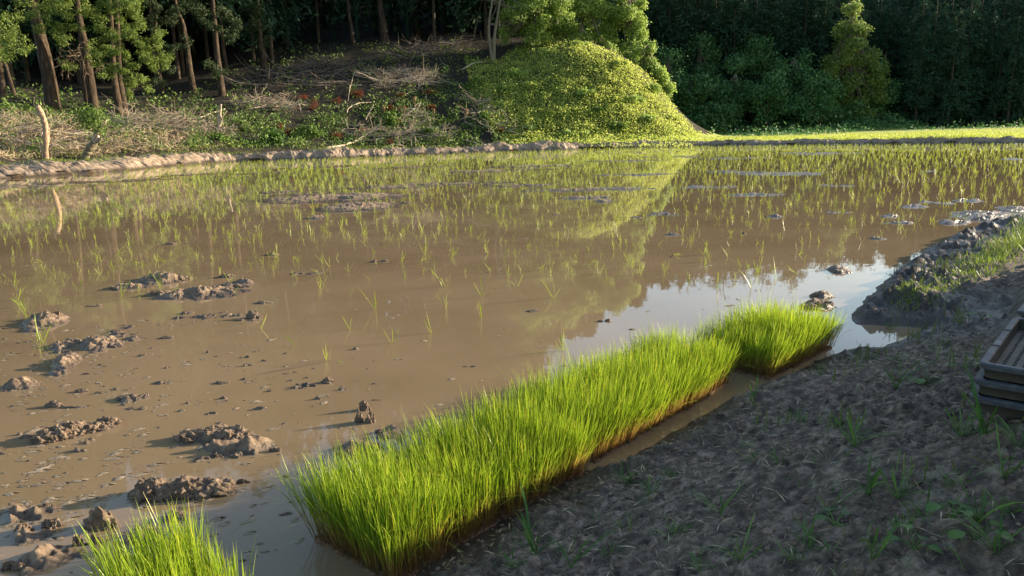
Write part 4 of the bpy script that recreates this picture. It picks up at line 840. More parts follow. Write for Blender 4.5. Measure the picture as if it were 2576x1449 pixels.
brush([(620,210,24),(760,200,30),(880,190,26)], 150, 3.2, 'tangled grey twigs in the deep shade of the slope', 'twigd')
brush([(930,205,20),(1010,205,16),(1080,200,16)], 170, 2.2, 'fan of fine pale twigs beside the long fallen branch')
brush([(880,340,16),(960,350,10),(1050,350,10),(1130,345,14)], 150, 1.6, 'low tangle of twigs along the back of the bund')
brush([(1020,300,24),(1070,310,26)], 70, 1.4, 'curled fine twigs around the birch post')
brush([(1180,260,30),(1230,300,26),(1290,330,18)], 90, 1.6, 'dead stems tangled in the green at the left foot of the mound')
brush([(1000,140,20),(1100,120,20),(1180,110,24)], 110, 2.6, 'shaded bare twigs under the trunks near the light stemmed tree', 'twigd')
# undergrowth leaves over the slope
def slope_leaves(name, poly, n, size, mat, label, lift_=.35, asp=.55, seed=0, thr=-1, jit=.9, up=.8, lean=(.4,-.2), cl=1.3):
    poly = np.array(poly, float); lo = poly.min(0); hi = poly.max(0); P_ = []
    px = RND.uniform(lo[0], hi[0], n*3); py = RND.uniform(lo[1], hi[1], n*3); ins = np.zeros(len(px), bool); j = len(poly)-1
    for i in range(len(poly)):
        xi, yi = poly[i]; xj, yj = poly[j]
        ins ^= ((yi > py) != (yj > py)) & (px < (xj-xi)*(py-yi)/(yj-yi+1e-9)+xi); j = i
    ins &= fbm(px/26, py/16, 3, 200+seed) > thr
    px = px[ins][:n]; py = py[ins][:n]
    g = hit_many(px, py); up_ = (RND.random(len(px))**2*lift_)*np.maximum(.15, 1+2.2*fbm(g[:,0]/cl, g[:,1]/cl, 3, 300+seed)); C = g+np.c_[RND.normal(size=len(px))*.1, RND.normal(size=len(px))*.3, np.abs(up_)]
    V, F, a = leaves(C, size*RND.uniform(.55,1.4,len(px)), np.tile([lean[0],lean[1],up], (len(px),1)), jit, asp, .1)
    tag(obj(name, mesh_np(name, V, F, MT[mat], False, {'rnd': a, 'tt': a})), label, 'undergrowth', kind='stuff')
def hit_many(px, py, n=140):
    u = (px-CX)/F_PX; v = -(py-CY)/F_PX; d = FW[None]+u[:,None]*RV[None]+v[:,None]*UV[None]; ys_ = np.linspace(30, 112, n); out = np.zeros((len(px),3)); done = np.zeros(len(px), bool)
    prev = None
    for Y in ys_:
        t = Y/d[:,1]; X = d[:,0]*t; Z = EYE+d[:,2]*t; df = Z-LUT(X, np.full(len(X), Y))
        if prev is not None:
            h = (df <= 0) & ~done; f = prev[h]/(prev[h]-df[h]+1e-9); Yh = (Y-(ys_[1]-ys_[0]))+f*(ys_[1]-ys_[0]); th = Yh/d[h,1]; out[h] = np.c_[d[h,0]*th, Yh, EYE+d[h,2]*th]; done |= h
        prev = df
    t = 110/d[~done,1]; out[~done] = np.c_[d[~done,0]*t, np.full((~done).sum(), 110), -5*np.ones((~done).sum())]
    return out
def LUT(x, y):
    i = np.clip((x-gx[0])/.9, 0, len(gx)-2.001); j = np.clip((y-gy[0])/.9, 0, len(gy)-2.001); ii = i.astype(int); jj = j.astype(int); a = i-ii; b = j-jj
    return HZ[jj,ii]*(1-a)*(1-b)+HZ[jj,ii+1]*a*(1-b)+HZ[jj+1,ii]*(1-a)*b+HZ[jj+1,ii+1]*a*b
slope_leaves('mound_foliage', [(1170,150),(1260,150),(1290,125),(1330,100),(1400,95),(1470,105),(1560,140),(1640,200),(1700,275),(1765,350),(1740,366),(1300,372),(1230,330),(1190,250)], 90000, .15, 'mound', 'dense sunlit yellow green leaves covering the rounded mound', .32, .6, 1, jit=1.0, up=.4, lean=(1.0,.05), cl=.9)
slope_leaves('scrub_leaves', [(500,300),(620,290),(760,300),(900,280),(1000,250),(1180,200),(1250,260),(1330,372),(850,375),(470,372)], 15000, .20, 'under', 'green scrub leaves on the sunlit slope behind the bund', .6, .5, 2, -.15)
slope_leaves('shade_leaves', [(-150,200),(300,250),(500,220),(700,120),(900,110),(1180,90),(1240,160),(1000,260),(700,300),(300,300),(-150,290)], 9000, .24, 'under', 'sparse leaves of low plants on the shaded forest floor', .5, .5, 3, .05)
slope_leaves('verge_leaves', [(-150,262),(120,268),(300,300),(480,300),(560,372),(100,395),(-150,395)], 8500, .17, 'under', 'low green plants among the cut straw at the left', .5, .5, 4, .0)
slope_leaves('cut_straw', [(-150,285),(120,285),(300,325),(560,340),(560,372),(100,400),(-150,405)], 14000, .42, 'straw', 'dry cut stems and straw lying on the left slope', .15, .06, 5, -.3)
slope_leaves('bund_weeds', [(100,385),(450,366),(850,366),(1280,362),(1450,356),(1800,352),(1800,360),(1450,362),(850,376),(450,380),(100,400)], 5000, .16, 'grass', 'thin line of fresh grass along the back of the mud bund', .3, .3, 6, -.1)
slope_leaves('far_bank_leaves', [(1790,340),(1850,300),(1950,280),(2060,285),(2180,268),(2260,280),(2300,322),(2100,338),(1900,345)], 12000, .34, 'broad_shaded', 'shaded green plants covering the low bank beyond the far field', .7, .55, 7)
slope_leaves('far_floor_leaves', [(2280,310),(2700,285),(2700,320),(2280,330)], 5000, .35, 'broad_shaded', 'dim low plants at the foot of the far cedars', .5, .5, 8)
# named plants that stand out
for (x, y, rx, ry, n, sz, lab) in [(z4(1190,970)[0], z4(0,970)[1], 34, 18, 420, .30, 'pale green broad leafed bush behind the bund'),(z5(1120,1080)[0], z5(0,1080)[1], 34, 16, 700, .22, 'yellow green fern clump behind the bund under the birch post'),(z5(600,900)[0], z5(0,900)[1], 20, 26, 420, .24, 'tall bright leafed plant left of the birch post'),(z5(1890,880)[0], z5(0,880)[1], 16, 18, 420, .22, 'bright fern clump above the dark trunk at the mound'),
   (z5(1760,400)[0], z5(0,400)[1], 22, 14, 360, .24, 'bright green leafed shrub at the left edge of the mound'),(z4(1650,880)[0], z4(0,880)[1], 40, 22, 1200, .16, 'bush of tiny green leaves among the rust foliage'),(z4(700,790)[0], z4(0,790)[1], 36, 16, 800, .18, 'low green bush right of the split stump'),(z4(450,970)[0], z4(0,970)[1], 24, 14, 600, .18, 'round green bush at the foot of the split stump'),(z3(720,470)[0], z3(0,470)[1], 14, 20, 300, .16, 'leafy green shoots in front of the thick leftmost trunk'),(z3(150,380)[0], z3(0,380)[1], 20, 12, 260, .16, 'leafy weeds at the far left edge of the straw')]:
    c = hit(x, y+ry*.6); s_ = c[1]/F_PX; C = [c+np.array([dx*rx*s_*.55, -.3+dy, ry*s_*(.5+dz)]) for dx, dy, dz in ((0,0,0),(-1,.1,-.3),(1,-.1,-.2),(.3,0,.4),(-.4,0,.3))]
    b = empty('bush', tuple(c)); tag(b, lab, 'bush', 'plants on the slope behind the bund')
    obj('leaves', leafclump('leaves', C, [(rx*s_*.5, .35, ry*s_*.5)]*5, n, sz, 'under' if 'pale' not in lab else 'weed', off=c, fill=.1), b)
    G = Geo(); 
    for i in range(5): twig_geo(G, (0,0,0), (random.uniform(-.6,.6), 0, 1), ry*s_*1.1, .012, 0)
    obj('stem', G.mesh('stem', MT['twig']), b)

for i, (x, y, rx, ry, mt, lab) in enumerate([(1300,185,24,12,'broad','rounded shrub high on the left shoulder of the mound'),(1262,225,18,10,'under','dark shrub at the left edge of the mound under the twin stemmed tree'),(1335,215,20,10,'mound','pale broad leafed shrub in the upper left of the mound'),(1465,235,22,10,'broad','leafy vine clump in the middle of the mound'),(1500,275,18,9,'under','dark green hollow shrub right of the middle of the mound'),
    (1590,250,20,10,'broad','shrub on the right side of the mound'),(1400,285,24,10,'mound','pale shrub low in the middle of the mound'),(1550,315,18,9,'under','dark low shrub near the right foot of the mound'),(1625,300,18,9,'broad','bright shrub near the right foot of the mound'),(1375,132,20,9,'broad','shrub at the crown of the mound, left of its top'),(1460,112,16,7,'broad','small shrub standing on the very top of the mound'),
    (1560,160,16,8,'mound','shrub on the skyline right of the top of the mound'),(1640,222,14,8,'broad','shrub on the right skyline of the mound'),(1690,300,12,8,'mound','small shrub where the mound meets the field'),(1440,340,26,8,'broad','low bush at the foot of the mound just behind the bund'),(1320,325,24,9,'under','dark bush at the left foot of the mound')]):
    c = hit(x, y+ry*.5); s_ = c[1]/F_PX; C = [c+np.array([RND.normal()*rx*s_*.45, RND.normal()*.3, ry*s_*RND.uniform(.1,.8)]) for _ in range(6)]
    b = empty('shrub', tuple(c)); tag(b, lab, 'shrub', 'shrubs on the mound'); obj('leaves', leafclump('leaves', C, [(rx*s_*.42, .4, ry*s_*.45)]*6, 900, .24, mt, off=c, fill=.1), b)
    G = Geo(); [twig_geo(G, (0,0,0), (random.uniform(-.8,.8), 0, 1), ry*s_, .015, 0) for _ in range(4)]; obj('stem', G.mesh('stem', MT['twig']), b)

# ================================================================== trees
def trunk_thing(pts, rad, mat='bark', sides=10):
    G = Geo(); pts = np.asarray(pts); V, F = tube(pts, rad, sides); 
    nz = fbm(V[:,2]*.8+V[:,0]*7, V[:,1]*7+V[:,0]*3, 3, 400); V[:,:2] += (nz*rad[0]*.16)[:,None]*nrm(V[:,:2]-np.repeat(pts[:, :2], sides, 0).tolist()[0] if False else RND.normal(size=(len(V),2)))*.6; G.add(V, F); return G
def cedar_crown(H, zlow, R, n, size, mat, nb=70, seed=1, top=1.0, dead=False):
    """spray-like foliage on drooping branches, returns leaf mesh + branch mesh"""
    rs = np.random.default_rng(seed); hs_ = np.sort(rs.random(nb)**.85); h = zlow+(H-zlow)*hs_; L = R*(1-hs_)**.62*(.75+.4*rs.random(nb))+.25; an = rs.random(nb)*2*np.pi
    # leaves
    w = L**1.6; k = rs.choice(nb, n, p=w/w.sum()); u = rs.random(n)**.55; up = .25*L[k]*u-.5*L[k]*u**2
    tuft = (np.floor(u*4)+.5)/4; spread_ = .10*R+.16*L[k]*(.3+tuft)
    p = np.c_[np.cos(an[k])*L[k]*u, np.sin(an[k])*L[k]*u, h[k]+up]+rs.normal(size=(n,3))*spread_[:,None]*np.array([.55,.55,.5])
    D = np.c_[np.cos(an[k]), np.sin(an[k]), np.full(n, .15)]; V, F, a = leaves(p, size*rs.uniform(.6,1.35,n), nrm(D*.5+np.array([0,0,.7])), .9, .38, .45, D)
    lm = mesh_np('crown', V, F, MT[mat], False, {'rnd': a, 'tt': a})
    G = Geo()
    for i in range(0, nb, 1 if H < 30 else 2):
        uu = np.linspace(0, .85, 5); q = np.c_[np.cos(an[i])*L[i]*uu, np.sin(an[i])*L[i]*uu, h[i]+.25*L[i]*uu-.5*L[i]*uu**2]; V, F = tube(q, np.linspace(.035, .01, 5), 4); G.add(V, F)
    return lm, G.mesh('branches', MT['twigd'])
# --- prominent trunks of the left wood (photo polylines, base first), radius px
TRK = [([(135,277),(118,170),(98,80),(80,0),(60,-110),(35,-300)], 14, 'thickest sunlit cedar trunk at the left, leaning left, foliage on both sides','bark',1),
 ([(8,262),(3,200),(-4,100),(-20,-150)], 7, 'slim cedar at the left edge with bright hanging foliage','bark',1),
 ([(38,243),(14,165),(0,120),(-40,-100)], 4, 'thin dark leaning trunk at the far left behind the slim cedar','bark',0),
 ([(238,277),(226,200),(215,120),(200,50),(188,-60),(170,-260)], 9.5, 'sunlit rough cedar trunk behind the forked stump, hung with dead twigs','bark',1),
 ([(222,268),(212,200),(205,120),(196,0),(180,-200)], 6.5, 'darker trunk touching the rough cedar on its left','bark',0),
 ([(304,298),(293,235),(286,180),(280,60),(262,-200)], 8, 'left one of the paired reddish trunks under the big foliage mass','bark',1),
 ([(317,292),(306,235),(300,180),(296,60),(285,-200)], 7.5, 'right one of the paired trunks under the big foliage mass','bark',1),
 ([(410,238),(402,200),(396,150),(385,-50),(370,-200)], 6, 'trunk half hidden behind the right side of the big foliage mass','bark',1),
 ([(488,232),(478,180),(472,130),(460,60),(440,0),(420,-180)], 7, 'dim cedar trunk with two sunlit patches left of the paired dark crowns','bark',0),
 ([(560,240),(550,170),(545,120),(535,0),(520,-180)], 7.5, 'cedar trunk with a bright broken stub and dark foliage beside it','bark',1),
 ([(578,200),(566,150),(556,60),(545,-150)], 5, 'thin trunk close right of the one with the bright stub','bark',0),
 ([(669,185),(662,140),(655,100),(648,0),(640,-160)], 7, 'short lit trunk foot under the right dark crown','bark',1),
 ([(890,112),(882,60),(874,0),(866,-150)], 5, 'slim dark trunk left of the thick one on the upper slope','bark',0),
 ([(970,108),(963,60),(956,0),(948,-160)], 10, 'thick dark trunk with a lit right edge on the upper slope','bark',0),
 ([(1052,92),(1045,50),(1042,0),(1034,-160)], 9, 'thick dark trunk right of the lit edged one','bark',0),
 ([(1062,60),(1056,20),(1052,-40),(1048,-160)], 3.5, 'thin trunk with a lit edge close right of a thick dark one','bark',0),
 ([(1124,84),(1121,40),(1118,-20),(1112,-160)], 6, 'dark trunk on the upper slope left of the leaning thin stem','bark',0),
 ([(1135,70),(1132,30),(1128,-60)], 3, 'thin brownish trunk beside the dark one on the upper slope','bark',0),
 ([(1186,76),(1184,30),(1182,-40),(1178,-160)], 5, 'dim trunk behind the leaning thin stem','bark',0),
 ([(725,70),(722,30),(718,-30),(712,-160)], 5, 'faint trunk in the dark gap at the top, right of centre left','bark',0),
 ([(822,70),(815,20),(811,-30),(805,-160)], 4, 'thin faintly lit trunk at the top of the dark wood','bark',0),
 ([(640,110),(634,50),(628,-20),(620,-160)], 4.5, 'dim thin trunk above the right dark crown','bark',0)]
crown_me = {}
def get_crown(k, *a):
    if k not in crown_me: crown_me[k] = cedar_crown(*a, seed=k[1]*7+3)
    return crown_me[k]
for i, (l, rp, lab, m, cr) in enumerate(TRK):
    b = hit(*l[0]); Y = b[1]; s_ = np.linalg.norm(b-np.array([0,0,EYE]))/F_PX
    pts = np.array([at(a, c, Y+.25*j) for j, (a, c) in enumerate(l)]); pts[0,2] -= .25; d = pts[-1]-pts[-2]; Hh = 22+2*random.random()
    ext = max(Hh-(pts[-1,2]-pts[0,2]), 3); pts = np.vstack([pts, pts[-1]+np.array([d[0]/d[2]*.3, .2, 1])*ext]); o = empty('cedar_tree', tuple(b)); tag(o, lab, 'tree', 'cedars of the left wood')
    q = smooth(pts, 22)-b; r0 = rp*s_; rad = r0*np.interp(np.linspace(0,1,22), [0,.04,.12,1], [1.35,1.1,1,.22]); obj('trunk', trunk_thing(q, rad, m).mesh('trunk', MT[m], True), o)
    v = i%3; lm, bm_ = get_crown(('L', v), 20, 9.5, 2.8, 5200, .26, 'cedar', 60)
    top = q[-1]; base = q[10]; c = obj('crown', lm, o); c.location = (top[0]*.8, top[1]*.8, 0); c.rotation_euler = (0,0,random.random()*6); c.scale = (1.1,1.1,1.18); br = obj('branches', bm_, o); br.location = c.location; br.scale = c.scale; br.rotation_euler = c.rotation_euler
    TRK[i] = (l, rp, lab, m, o, b, Y)
# low hanging lit sprays, as parts of their cedars
def spray(o, b, Y, l, n, size, mat='cedar_lit', fill=.15):
    l2 = []
    for e in l:
        for q_ in range(6):
            a_ = RND.random()*6.28; r_ = RND.random()**.5; l2.append((e[0]+math.cos(a_)*r_*e[2]*.85, e[1]+math.sin(a_)*r_*e[3]*.85, e[2]*RND.uniform(.22,.42), e[3]*RND.uniform(.16,.30), e[4]+RND.normal()*.7))
    C, R = blobs_px(Y, l2); o2 = obj('foliage', leafclump('foliage', C, R, n, size, mat, off=b, asp=.36, droop=.45, jit=.9, fill=fill), o)
T = {i: TRK[i] for i in range(len(TRK))}
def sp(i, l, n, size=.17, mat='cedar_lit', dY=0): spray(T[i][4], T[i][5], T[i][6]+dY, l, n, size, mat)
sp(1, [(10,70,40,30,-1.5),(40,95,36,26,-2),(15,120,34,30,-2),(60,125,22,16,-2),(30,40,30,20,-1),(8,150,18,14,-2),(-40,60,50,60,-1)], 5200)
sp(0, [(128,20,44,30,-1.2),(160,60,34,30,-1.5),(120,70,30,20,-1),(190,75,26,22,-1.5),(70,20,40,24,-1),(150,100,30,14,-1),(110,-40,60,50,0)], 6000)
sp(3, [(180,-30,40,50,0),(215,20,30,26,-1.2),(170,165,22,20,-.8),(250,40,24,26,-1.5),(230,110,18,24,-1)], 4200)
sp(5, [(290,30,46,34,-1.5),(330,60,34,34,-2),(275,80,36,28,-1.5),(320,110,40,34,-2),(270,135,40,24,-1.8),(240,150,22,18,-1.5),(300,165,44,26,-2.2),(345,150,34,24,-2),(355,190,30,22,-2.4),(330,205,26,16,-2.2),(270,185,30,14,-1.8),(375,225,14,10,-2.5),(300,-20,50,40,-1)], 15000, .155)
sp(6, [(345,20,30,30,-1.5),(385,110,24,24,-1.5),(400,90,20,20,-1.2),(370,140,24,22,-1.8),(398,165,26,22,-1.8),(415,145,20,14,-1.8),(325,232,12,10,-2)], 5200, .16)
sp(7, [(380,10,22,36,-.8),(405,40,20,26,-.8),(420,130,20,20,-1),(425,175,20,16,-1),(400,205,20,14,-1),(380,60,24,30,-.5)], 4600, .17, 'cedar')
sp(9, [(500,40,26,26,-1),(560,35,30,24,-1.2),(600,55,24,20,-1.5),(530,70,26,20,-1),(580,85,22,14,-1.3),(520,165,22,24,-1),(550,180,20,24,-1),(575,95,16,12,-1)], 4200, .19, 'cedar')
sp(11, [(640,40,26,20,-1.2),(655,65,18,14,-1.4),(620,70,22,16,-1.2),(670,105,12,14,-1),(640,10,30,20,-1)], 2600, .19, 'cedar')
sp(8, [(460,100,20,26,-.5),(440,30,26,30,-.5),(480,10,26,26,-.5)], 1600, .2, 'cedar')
# dead twigs hanging on the rough cedar
o, b, Y = T[3][4], T[3][5], T[3][6]; G = Geo()
for (a, c) in ((180,150),(175,130),(190,150),(205,140),(165,160),(185,170),(200,120),(170,145),(210,160),(250,150),(262,160),(185,135)):
    p = at(a, c, Y-.6)-b
    for j in range(3): twig_geo(G, p, (random.uniform(-1,.6), random.uniform(-.4,.2), random.uniform(-1.2,.3)), random.uniform(.6,1.6), .022, 1, .6, 7)
obj('dead_twigs', G.mesh('dead_twigs', MT['twig']), o)
# --- the wood behind (trunks fading in the dark), and its far part beyond the slope
SECT = lambda px: 'at the far left' if px < 200 else ('behind the big foliage mass' if px < 420 else ('by the trunk with the stub' if px < 640 else ('left of the upper trunks' if px < 860 else ('behind the upper trunks' if px < 1190 else 'behind the sunlit trees'))))
spots = []
for i in range(4000):
    Yb_ = random.uniform(60, 116); px = random.uniform(-520, 1600); x = at(px, 200, Yb_)[0]; y = Yb_
    z = float(LUT(np.array([x]), np.array([y]))[0])
    if px < 1240 and y < 67+max(px-300, 0)*.022: continue
    if px >= 1240 and y < 92: continue
    if x > 3 or z < 2: continue
    if any((x-a)**2+(y-b_)**2 < 7.5 for a, b_ in spots): continue
    spots.append((x, y)); v = i%3
    if y > 90: continue
    sec = SECT(toworld_px(x, y, z)[0]); dp = 'nearer' if y < 80 else ('deep' if y < 97 else 'farthest')
    o = empty('cedar_tree', (x, y, z)); tag(o, f'{dp} shaded cedar {sec}', 'tree', f'{dp} dark cedars {sec}')
    if ('bt', v) not in crown_me:
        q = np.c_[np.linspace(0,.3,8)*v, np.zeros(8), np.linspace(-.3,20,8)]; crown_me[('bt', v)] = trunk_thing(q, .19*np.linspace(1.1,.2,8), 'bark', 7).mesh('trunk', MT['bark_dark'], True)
    obj('trunk', crown_me[('bt', v)], o); low = y > 84 or random.random() < .45
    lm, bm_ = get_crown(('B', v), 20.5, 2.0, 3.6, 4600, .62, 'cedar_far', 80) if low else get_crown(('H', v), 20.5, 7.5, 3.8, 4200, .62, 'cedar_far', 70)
    c = obj('crown', lm, o); c.rotation_euler = (0,0,random.random()*6); s_ = random.uniform(.9, 1.15); c.scale = (s_, s_, s_*1.28)
    if len(spots) >= 135: break
far_w = [(a, b_) for a, b_ in spots if b_ > 90]
def merged_cedars(name, l, label, n=1400, size=.9, mat='cedar_far', H=20.5, R0=3.4):
    Vs, As = [], []
    for (x, y) in l:
        z = float(LUT(np.array([x]), np.array([y]))[0]) if x < 170 else 10; h = RND.random(n)**.9; r = R0*(1-h)**.6*(.4+.6*RND.random(n))+.2; a = RND.random(n)*6.28; Hh = H*random.uniform(.85,1.1)
        C = np.c_[x+np.cos(a)*r, y+np.sin(a)*r, z+1.5+(Hh-1.5)*h]; V, F, aa = leaves(C, size*RND.uniform(.6,1.3,n), np.tile([0,0,.7],(n,1)), .9, .45, .3); Vs.append(V); As.append(aa)
        q = np.array([[x,y,z-.3],[x,y,z+Hh*.5],[x,y,z+Hh*.97]]); V2, F2 = tube(q, [.22,.15,.03], 5, False); m = (len(V2)//5-1)*5
        Vs.append(V2[F2].reshape(-1,3)); As.append(np.full(len(F2)*4, .1))
    V = np.concatenate(Vs); tag(obj(name, mesh_np(name, V, np.arange(len(V)).reshape(-1,4), MT[mat], False, {'rnd': np.concatenate(As)})), label, 'forest', kind='stuff')
ridge = []
for i in range(400):
    x = random.uniform(2, 11); y = random.uniform(94, 118)
    if any((x-a)**2+(y-b_)**2 < 5 for a, b_ in ridge): continue
    ridge.append((x, y))
merged_cedars('ridge_forest', ridge, 'dense tree tops rising behind the sunlit trees', 1500, .9, H=15.5)
merged_cedars('deep_forest', far_w, 'black depth of the cedar wood behind the nearer trunks', H=27)
nback = len(spots)
print('back cedars', nback)
# --- cedars left of the frame (seen in the water and shading the wood)
# --- broadleaf trees
def broad_tree(base, Y, trunkpx, blobs, n, size, mat, label, rp=5, bark='bark_pale', group=None, stems=None, name='broadleaf_tree', fill=.35):
    o = empty(name, tuple(base)); tag(o, label, 'tree', group)
    D = np.linalg.norm(np.array(base)-np.array([0,0,EYE]))/F_PX; C, R = blobs_px(Y, blobs)
    for st in (stems or [trunkpx]):
        q = smooth(np.array([at(a, c, Y) for a, c in st]), 14)-base; obj('trunk', trunk_thing(q, np.linspace(rp*D, rp*D*.4, 14), bark, 8).mesh('trunk', MT[bark], True), o)
    st = (stems or [trunkpx])[0]; m = np.array([at(a, c, Y) for a, c in st]); G = Geo()
    for c in C:
        s0 = m[-1] if len(m) < 3 else m[len(m)//2+random.randrange(len(m)-len(m)//2)]; mid = (s0+c)/2+np.array([0,0,-.15*np.linalg.norm(c-s0)])
        V, F = tube(smooth(np.array([s0,mid,c]), 7)-base, np.linspace(rp*D*.4, rp*D*.08, 7), 5); G.add(V, F, .5)
    obj('branches', G.mesh('branches', MT['twigd']), o)
    obj('crown', leafclump('crown', C, R, n, size, mat, off=np.array(base), fill=fill, jit=.9), o); return o
rb = np.random.default_rng(5)
def lobes(l, k, amp=.6):
    """break big ellipses into many small lobes"""
    out = []
    for (x, y, rx, ry, dY) in l:
        for i in range(k):
            a = rb.random()*6.28; r = rb.random()**.5; out.append((x+math.cos(a)*rx*r*.8, y+math.sin(a)*ry*r*.8, rx*amp*(.4+.5*rb.random()), ry*amp*(.35+.4*rb.random()), dY+rb.normal()*.8))
    return out
b = hit(1240,158); Yt = b[1]
broad_tree(b, Yt, None, lobes([(1330,20,70,40,1),(1290,-60,90,60,2),(1240,-10,40,16,1)], 9), 7000, .24, 'broad', 'twin stemmed light barked tree at the left of the sunlit trees', 4.2, stems=[[(1240,155),(1232,110),(1230,60),(1238,0),(1242,-60)],[(1242,150),(1244,90),(1252,40),(1262,-20),(1280,-80)]], group='sunlit trees behind the mound')
b = hit(1192,98); broad_tree(b, b[1], [(1192,98),(1198,60),(1210,10),(1216,-30)], lobes([(1230,-60,50,30,0)], 5), 1200, .24, 'broad', 'thin pale stem leaning right at the edge of the wood', 2.0)
b = hit(1258,110); broad_tree(b, b[1]+2, [(1258,112),(1256,60),(1254,0),(1250,-60)], lobes([(1200,-30,50,24,0)], 5), 1200, .26, 'broad', 'thin bare stem just right of the twin stemmed tree', 1.8)
def mb(x, y, zc=None):
    return np.array([x, y, float(LUT(np.array([x]), np.array([y]))[0])-.2])
for (Y, X, tp, bl, n, lab) in [
   (80, None, [(1340,120),(1345,60),(1350,-10),(1350,-120)], [(1330,70,60,50,0),(1390,30,60,60,0),(1300,20,50,50,0),(1380,-80,90,80,1),(1290,-90,80,70,1),(1270,80,30,30,0)], 17000, 'sunlit broadleaf tree with dark gaps rising behind the left of the mound'),
   (84, None, [(1460,110),(1465,50),(1470,-20),(1470,-150)], [(1450,60,70,50,0),(1510,50,60,60,0),(1470,-20,90,60,0),(1450,-90,80,70,1),(1540,110,40,40,0)], 19000, 'large bright yellow green tree filling the top behind the mound'),
   (84, None, [(1585,170),(1585,100),(1580,20),(1575,-90)], [(1570,40,45,50,0),(1600,80,32,46,0),(1560,-60,60,70,0),(1585,140,44,40,0),(1610,20,18,30,0)], 13000, 'bright tree at the right shoulder of the sunlit group'),
   (80, None, [(1640,240),(1640,200),(1635,150),(1630,110)], [(1630,170,40,46,0),(1655,200,36,30,0),(1610,140,34,30,0),(1670,225,26,24,0),(1640,240,36,30,0),(1660,270,28,24,0),(1590,190,30,30,0),(1625,120,24,20,0)], 12000, 'lowest sunlit tree stepping down right behind the mound'),
   (90, None, [(1400,110),(1400,20),(1400,-100),(1400,-230)], [(1340,-170,110,90,0),(1240,-210,100,90,0),(1290,-120,90,60,0)], 14000, 'tall tree top above the frame behind the sunlit group')]:
    b = at(tp[0][0], tp[0][1], Y); b = mb(b[0], Y); broad_tree(b, Y, [(tp[0][0], toworld_px(b[0], Y, b[2])[1])]+tp[1:], lobes(bl, 6, .62), n, .27, 'broad', lab, 5, group='sunlit trees behind the mound', fill=.5)
# --- shaded broadleaf trees beyond the far field
FD = [(1680,200,60,90,100,'shaded'),(1760,150,60,70,106,'a'),(1740,235,70,60,99,'b'),(1850,220,60,70,101,'c'),(1930,240,60,60,99,'d'),(1900,150,70,60,106,'e'),(2000,190,60,80,103,'f'),(2060,235,60,60,99,'g'),(1800,290,60,35,98,'h'),(2210,215,56,70,104,'i'),(2130,280,70,30,102,'j')]
FLAB = ['dark tree just right of the sunlit group, nearest the mound','dark tall rounded tree second from the mound','dark tree with low skirts over the far field','dim tree with a lit tip in the middle of the far wood','low dim tree at the middle of the far wood','high dim tree behind the middle of the far wood','dim tree just left of the golden lit tree','low dark tree under the left side of the golden tree','low dark bushy tree at the edge of the far field','dark layered tree just right of the golden lit tree','low bushy tree beneath the golden lit tree']
for (x, y, rx, ry, D, _), lab in zip(FD, FLAB):
    b = at(x, 330, D); b = mb(b[0], D); pb = toworld_px(*b); broad_tree(b, D, [pb, (x, (pb[1]+y)/2), (x, y-ry*.5)], lobes([(x, y, rx, ry, 0), (x, y+ry*.5, rx*1.1, ry*.7, 0)], 11, .55), 4200, .42, 'broad_shaded', lab, 4, 'bark', 'shaded broadleaf trees beyond the far field', fill=.4)
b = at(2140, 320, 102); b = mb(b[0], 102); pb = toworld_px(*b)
broad_tree(b, 102, [pb, (2135,220), (2140,120), (2140,40)], lobes([(2140,30,28,28,0),(2150,85,50,40,0),(2140,140,60,40,0),(2170,190,56,50,0),(2110,170,40,40,0),(2190,240,40,30,0),(2120,240,36,30,0),(2205,170,24,40,0),(2080,200,34,50,0),(2160,280,60,30,0)], 8, .55), 17000, .36, 'broad_sunlit', 'golden lit tall broadleaf tree among the shaded far wood', 4, 'bark', 'trees beyond the far field')
# --- far cedars
def far_cedar_me(v): 
    return get_crown(('F', v), 20, 1.2, 2.9, 3900, .50, 'cedar_far', 90)
elev = lambda px: np.interp(px, [1500,1640,1700,1850,2000,2080,2160,2300,2450,2600,2900,3300], [11.3,11,10.7,10.5,10.3,10.0,8.7,8.4,8.3,8.2,8.1,8.4])
rows = [(103,2250,2760,15,.80),(109,1480,2800,13,.92),(117,1460,2850,13,.98),(127,1460,2950,14,1.0)]
k = 0; nf = -1; ORD = ['first','second','third','fourth','fifth','sixth','seventh','eighth','ninth','tenth','eleventh','twelfth','thirteenth','fourteenth','fifteenth','sixteenth','seventeenth']+['last']*9
rown = {103:'in the front row',109:'in the second row',117:'in the third row',127:'in the back row'}
fsec = lambda px: 'near the mound' if px < 1800 else ('left of the golden tree' if px < 2080 else ('behind the golden tree' if px < 2250 else 'at the right edge'))
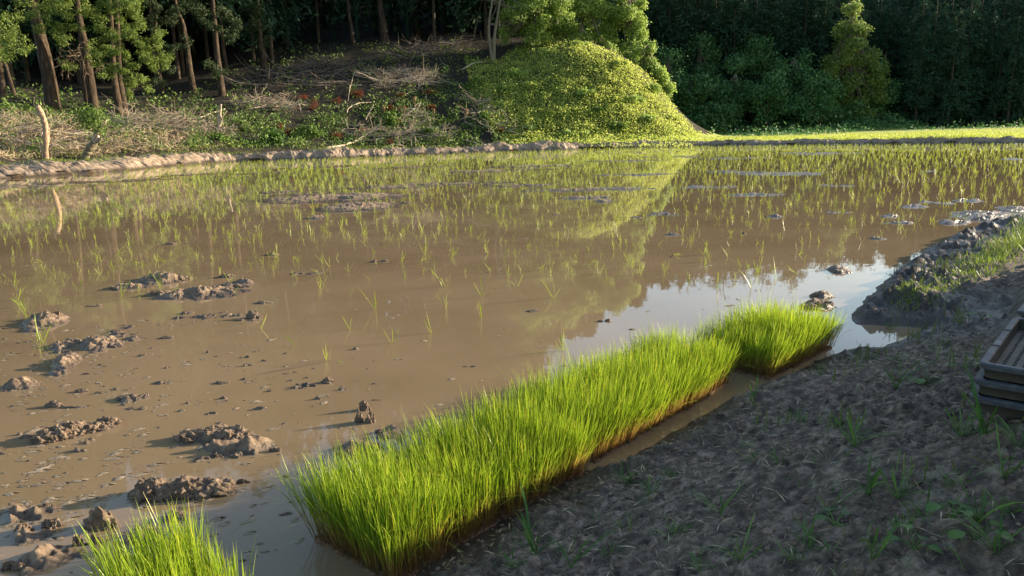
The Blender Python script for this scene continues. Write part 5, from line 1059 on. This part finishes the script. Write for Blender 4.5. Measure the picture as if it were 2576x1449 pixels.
for D, xa, xb, st, f in rows:
    px = xa
    while px < xb:
        px += st*random.uniform(.75,1.3)*1.9; Y = D+random.uniform(-2.5,2.5); p = at(px, 300, Y); z = float(LUT(np.array([p[0]]), np.array([Y]))[0]) if p[0] < 170 else 8.
        el = math.radians(elev(px)*f*(1+random.gauss(0,.06))); dist = math.hypot(p[0], Y); H = EYE+math.tan(el)*dist-z
        if H < 7: continue
        v = k%4; lm, bm_ = far_cedar_me(v); k += 1
        o = empty('cedar_tree', (p[0], Y, z)); s_ = H/20; o.scale = (max(s_*1.05, .62), max(s_*1.05, .62), s_); o.rotation_euler = (0,0,random.random()*6)
        inn = (D < 105 and px < 2640); nf += inn
        tag(o, f'{ORD[nf]} slender cedar from the left in the front row right of the golden tree' if inn else f'far forest cedar {rown[D]}, {fsec(px)}', 'tree', f'dark cedars {rown[D]} of the far forest, {fsec(px)}')
        if ('ft', 0) not in crown_me: crown_me[('ft', 0)] = trunk_thing(np.c_[np.zeros(8), np.zeros(8), np.linspace(-1,19.5,8)], .22*np.linspace(1.1,.15,8), 'bark', 6).mesh('trunk', MT['bark_dark'], True)
        obj('trunk', crown_me[('ft', 0)], o); obj('crown', lm, o)
# --- forest on the off-frame spur to the right that throws the shade over the far wood
spur = []; gp = at(2150, 150, 102)
for i in range(700):
    x = random.uniform(93, 150); y = random.uniform(116, 165)
    if y < 119+max(x-98, 0)*.40 or x/y < .735: continue
    if abs((x-gp[0])*(-math.sin(SUN_AZ))+(y-gp[1])*math.cos(SUN_AZ)) < 8.5 and x < 140: continue  # gap shaped in the unseen trees so sun reaches the golden tree
    if any((x-a)**2+(y-b_)**2 < 9 for a, b_ in spur): continue
    spur.append((x, y))
    if len(spur) >= 130: break
merged_cedars('spur_forest', spur, 'unseen cedar forest on the spur right of the far field, shading the far wood', 1200, 1.0, H=23)
k = len(spur)
back = []
px = 1440
while px < 2950:
    px += 17; Y = random.uniform(134, 142); p = at(px, 300, Y); back.append((p[0], Y))
def back_row():
    for g in range(0, len(back), 12):
        l = back[g:g+12]; x, y = l[len(l)//2]; z = float(LUT(np.array([x]), np.array([y]))[0]) if x < 170 else 10
        yield l, EYE+math.tan(math.radians(elev(toworld_px(x, y, z)[0])*.92))*math.hypot(x, y)-z
_m = []
for l, H_ in back_row(): _m.append((l, H_))
merged_cedars('far_ridge_forest', back, 'hazy dark mass of cedars closing the far forest', 1700, 1.1, H=max(12, float(np.median([h for _, h in _m]))), R0=4.2)
print('spur', k, 'objects', len(bpy.data.objects))



# ---- tell look-alikes apart by their order from the left
_o1 = ['first','second','third','fourth','fifth','sixth','seventh','eighth','ninth','tenth','eleventh','twelfth','thirteenth','fourteenth','fifteenth','sixteenth','seventeenth','eighteenth','nineteenth']
_tens = {2:('twentieth','twenty'),3:('thirtieth','thirty'),4:('fortieth','forty')}
def ordw(i):
    if i < 19: return _o1[i]
    n = i+1; t, u = divmod(n, 10); return _tens[t][0] if u == 0 else _tens[t][1]+'-'+_o1[u-1]
_by = {}
for o in list(S.collection.objects):
    if o.parent is None and o.get('label') and o.get('kind') is None: _by.setdefault(o['label'], []).append(o)
for lab, l in _by.items():
    if 2 <= len(l) <= 48:
        l.sort(key=lambda o: toworld_px(*o.location)[0])
        for i, o in enumerate(l): o['label'] = f'{ordw(i)} from the left: {lab}'
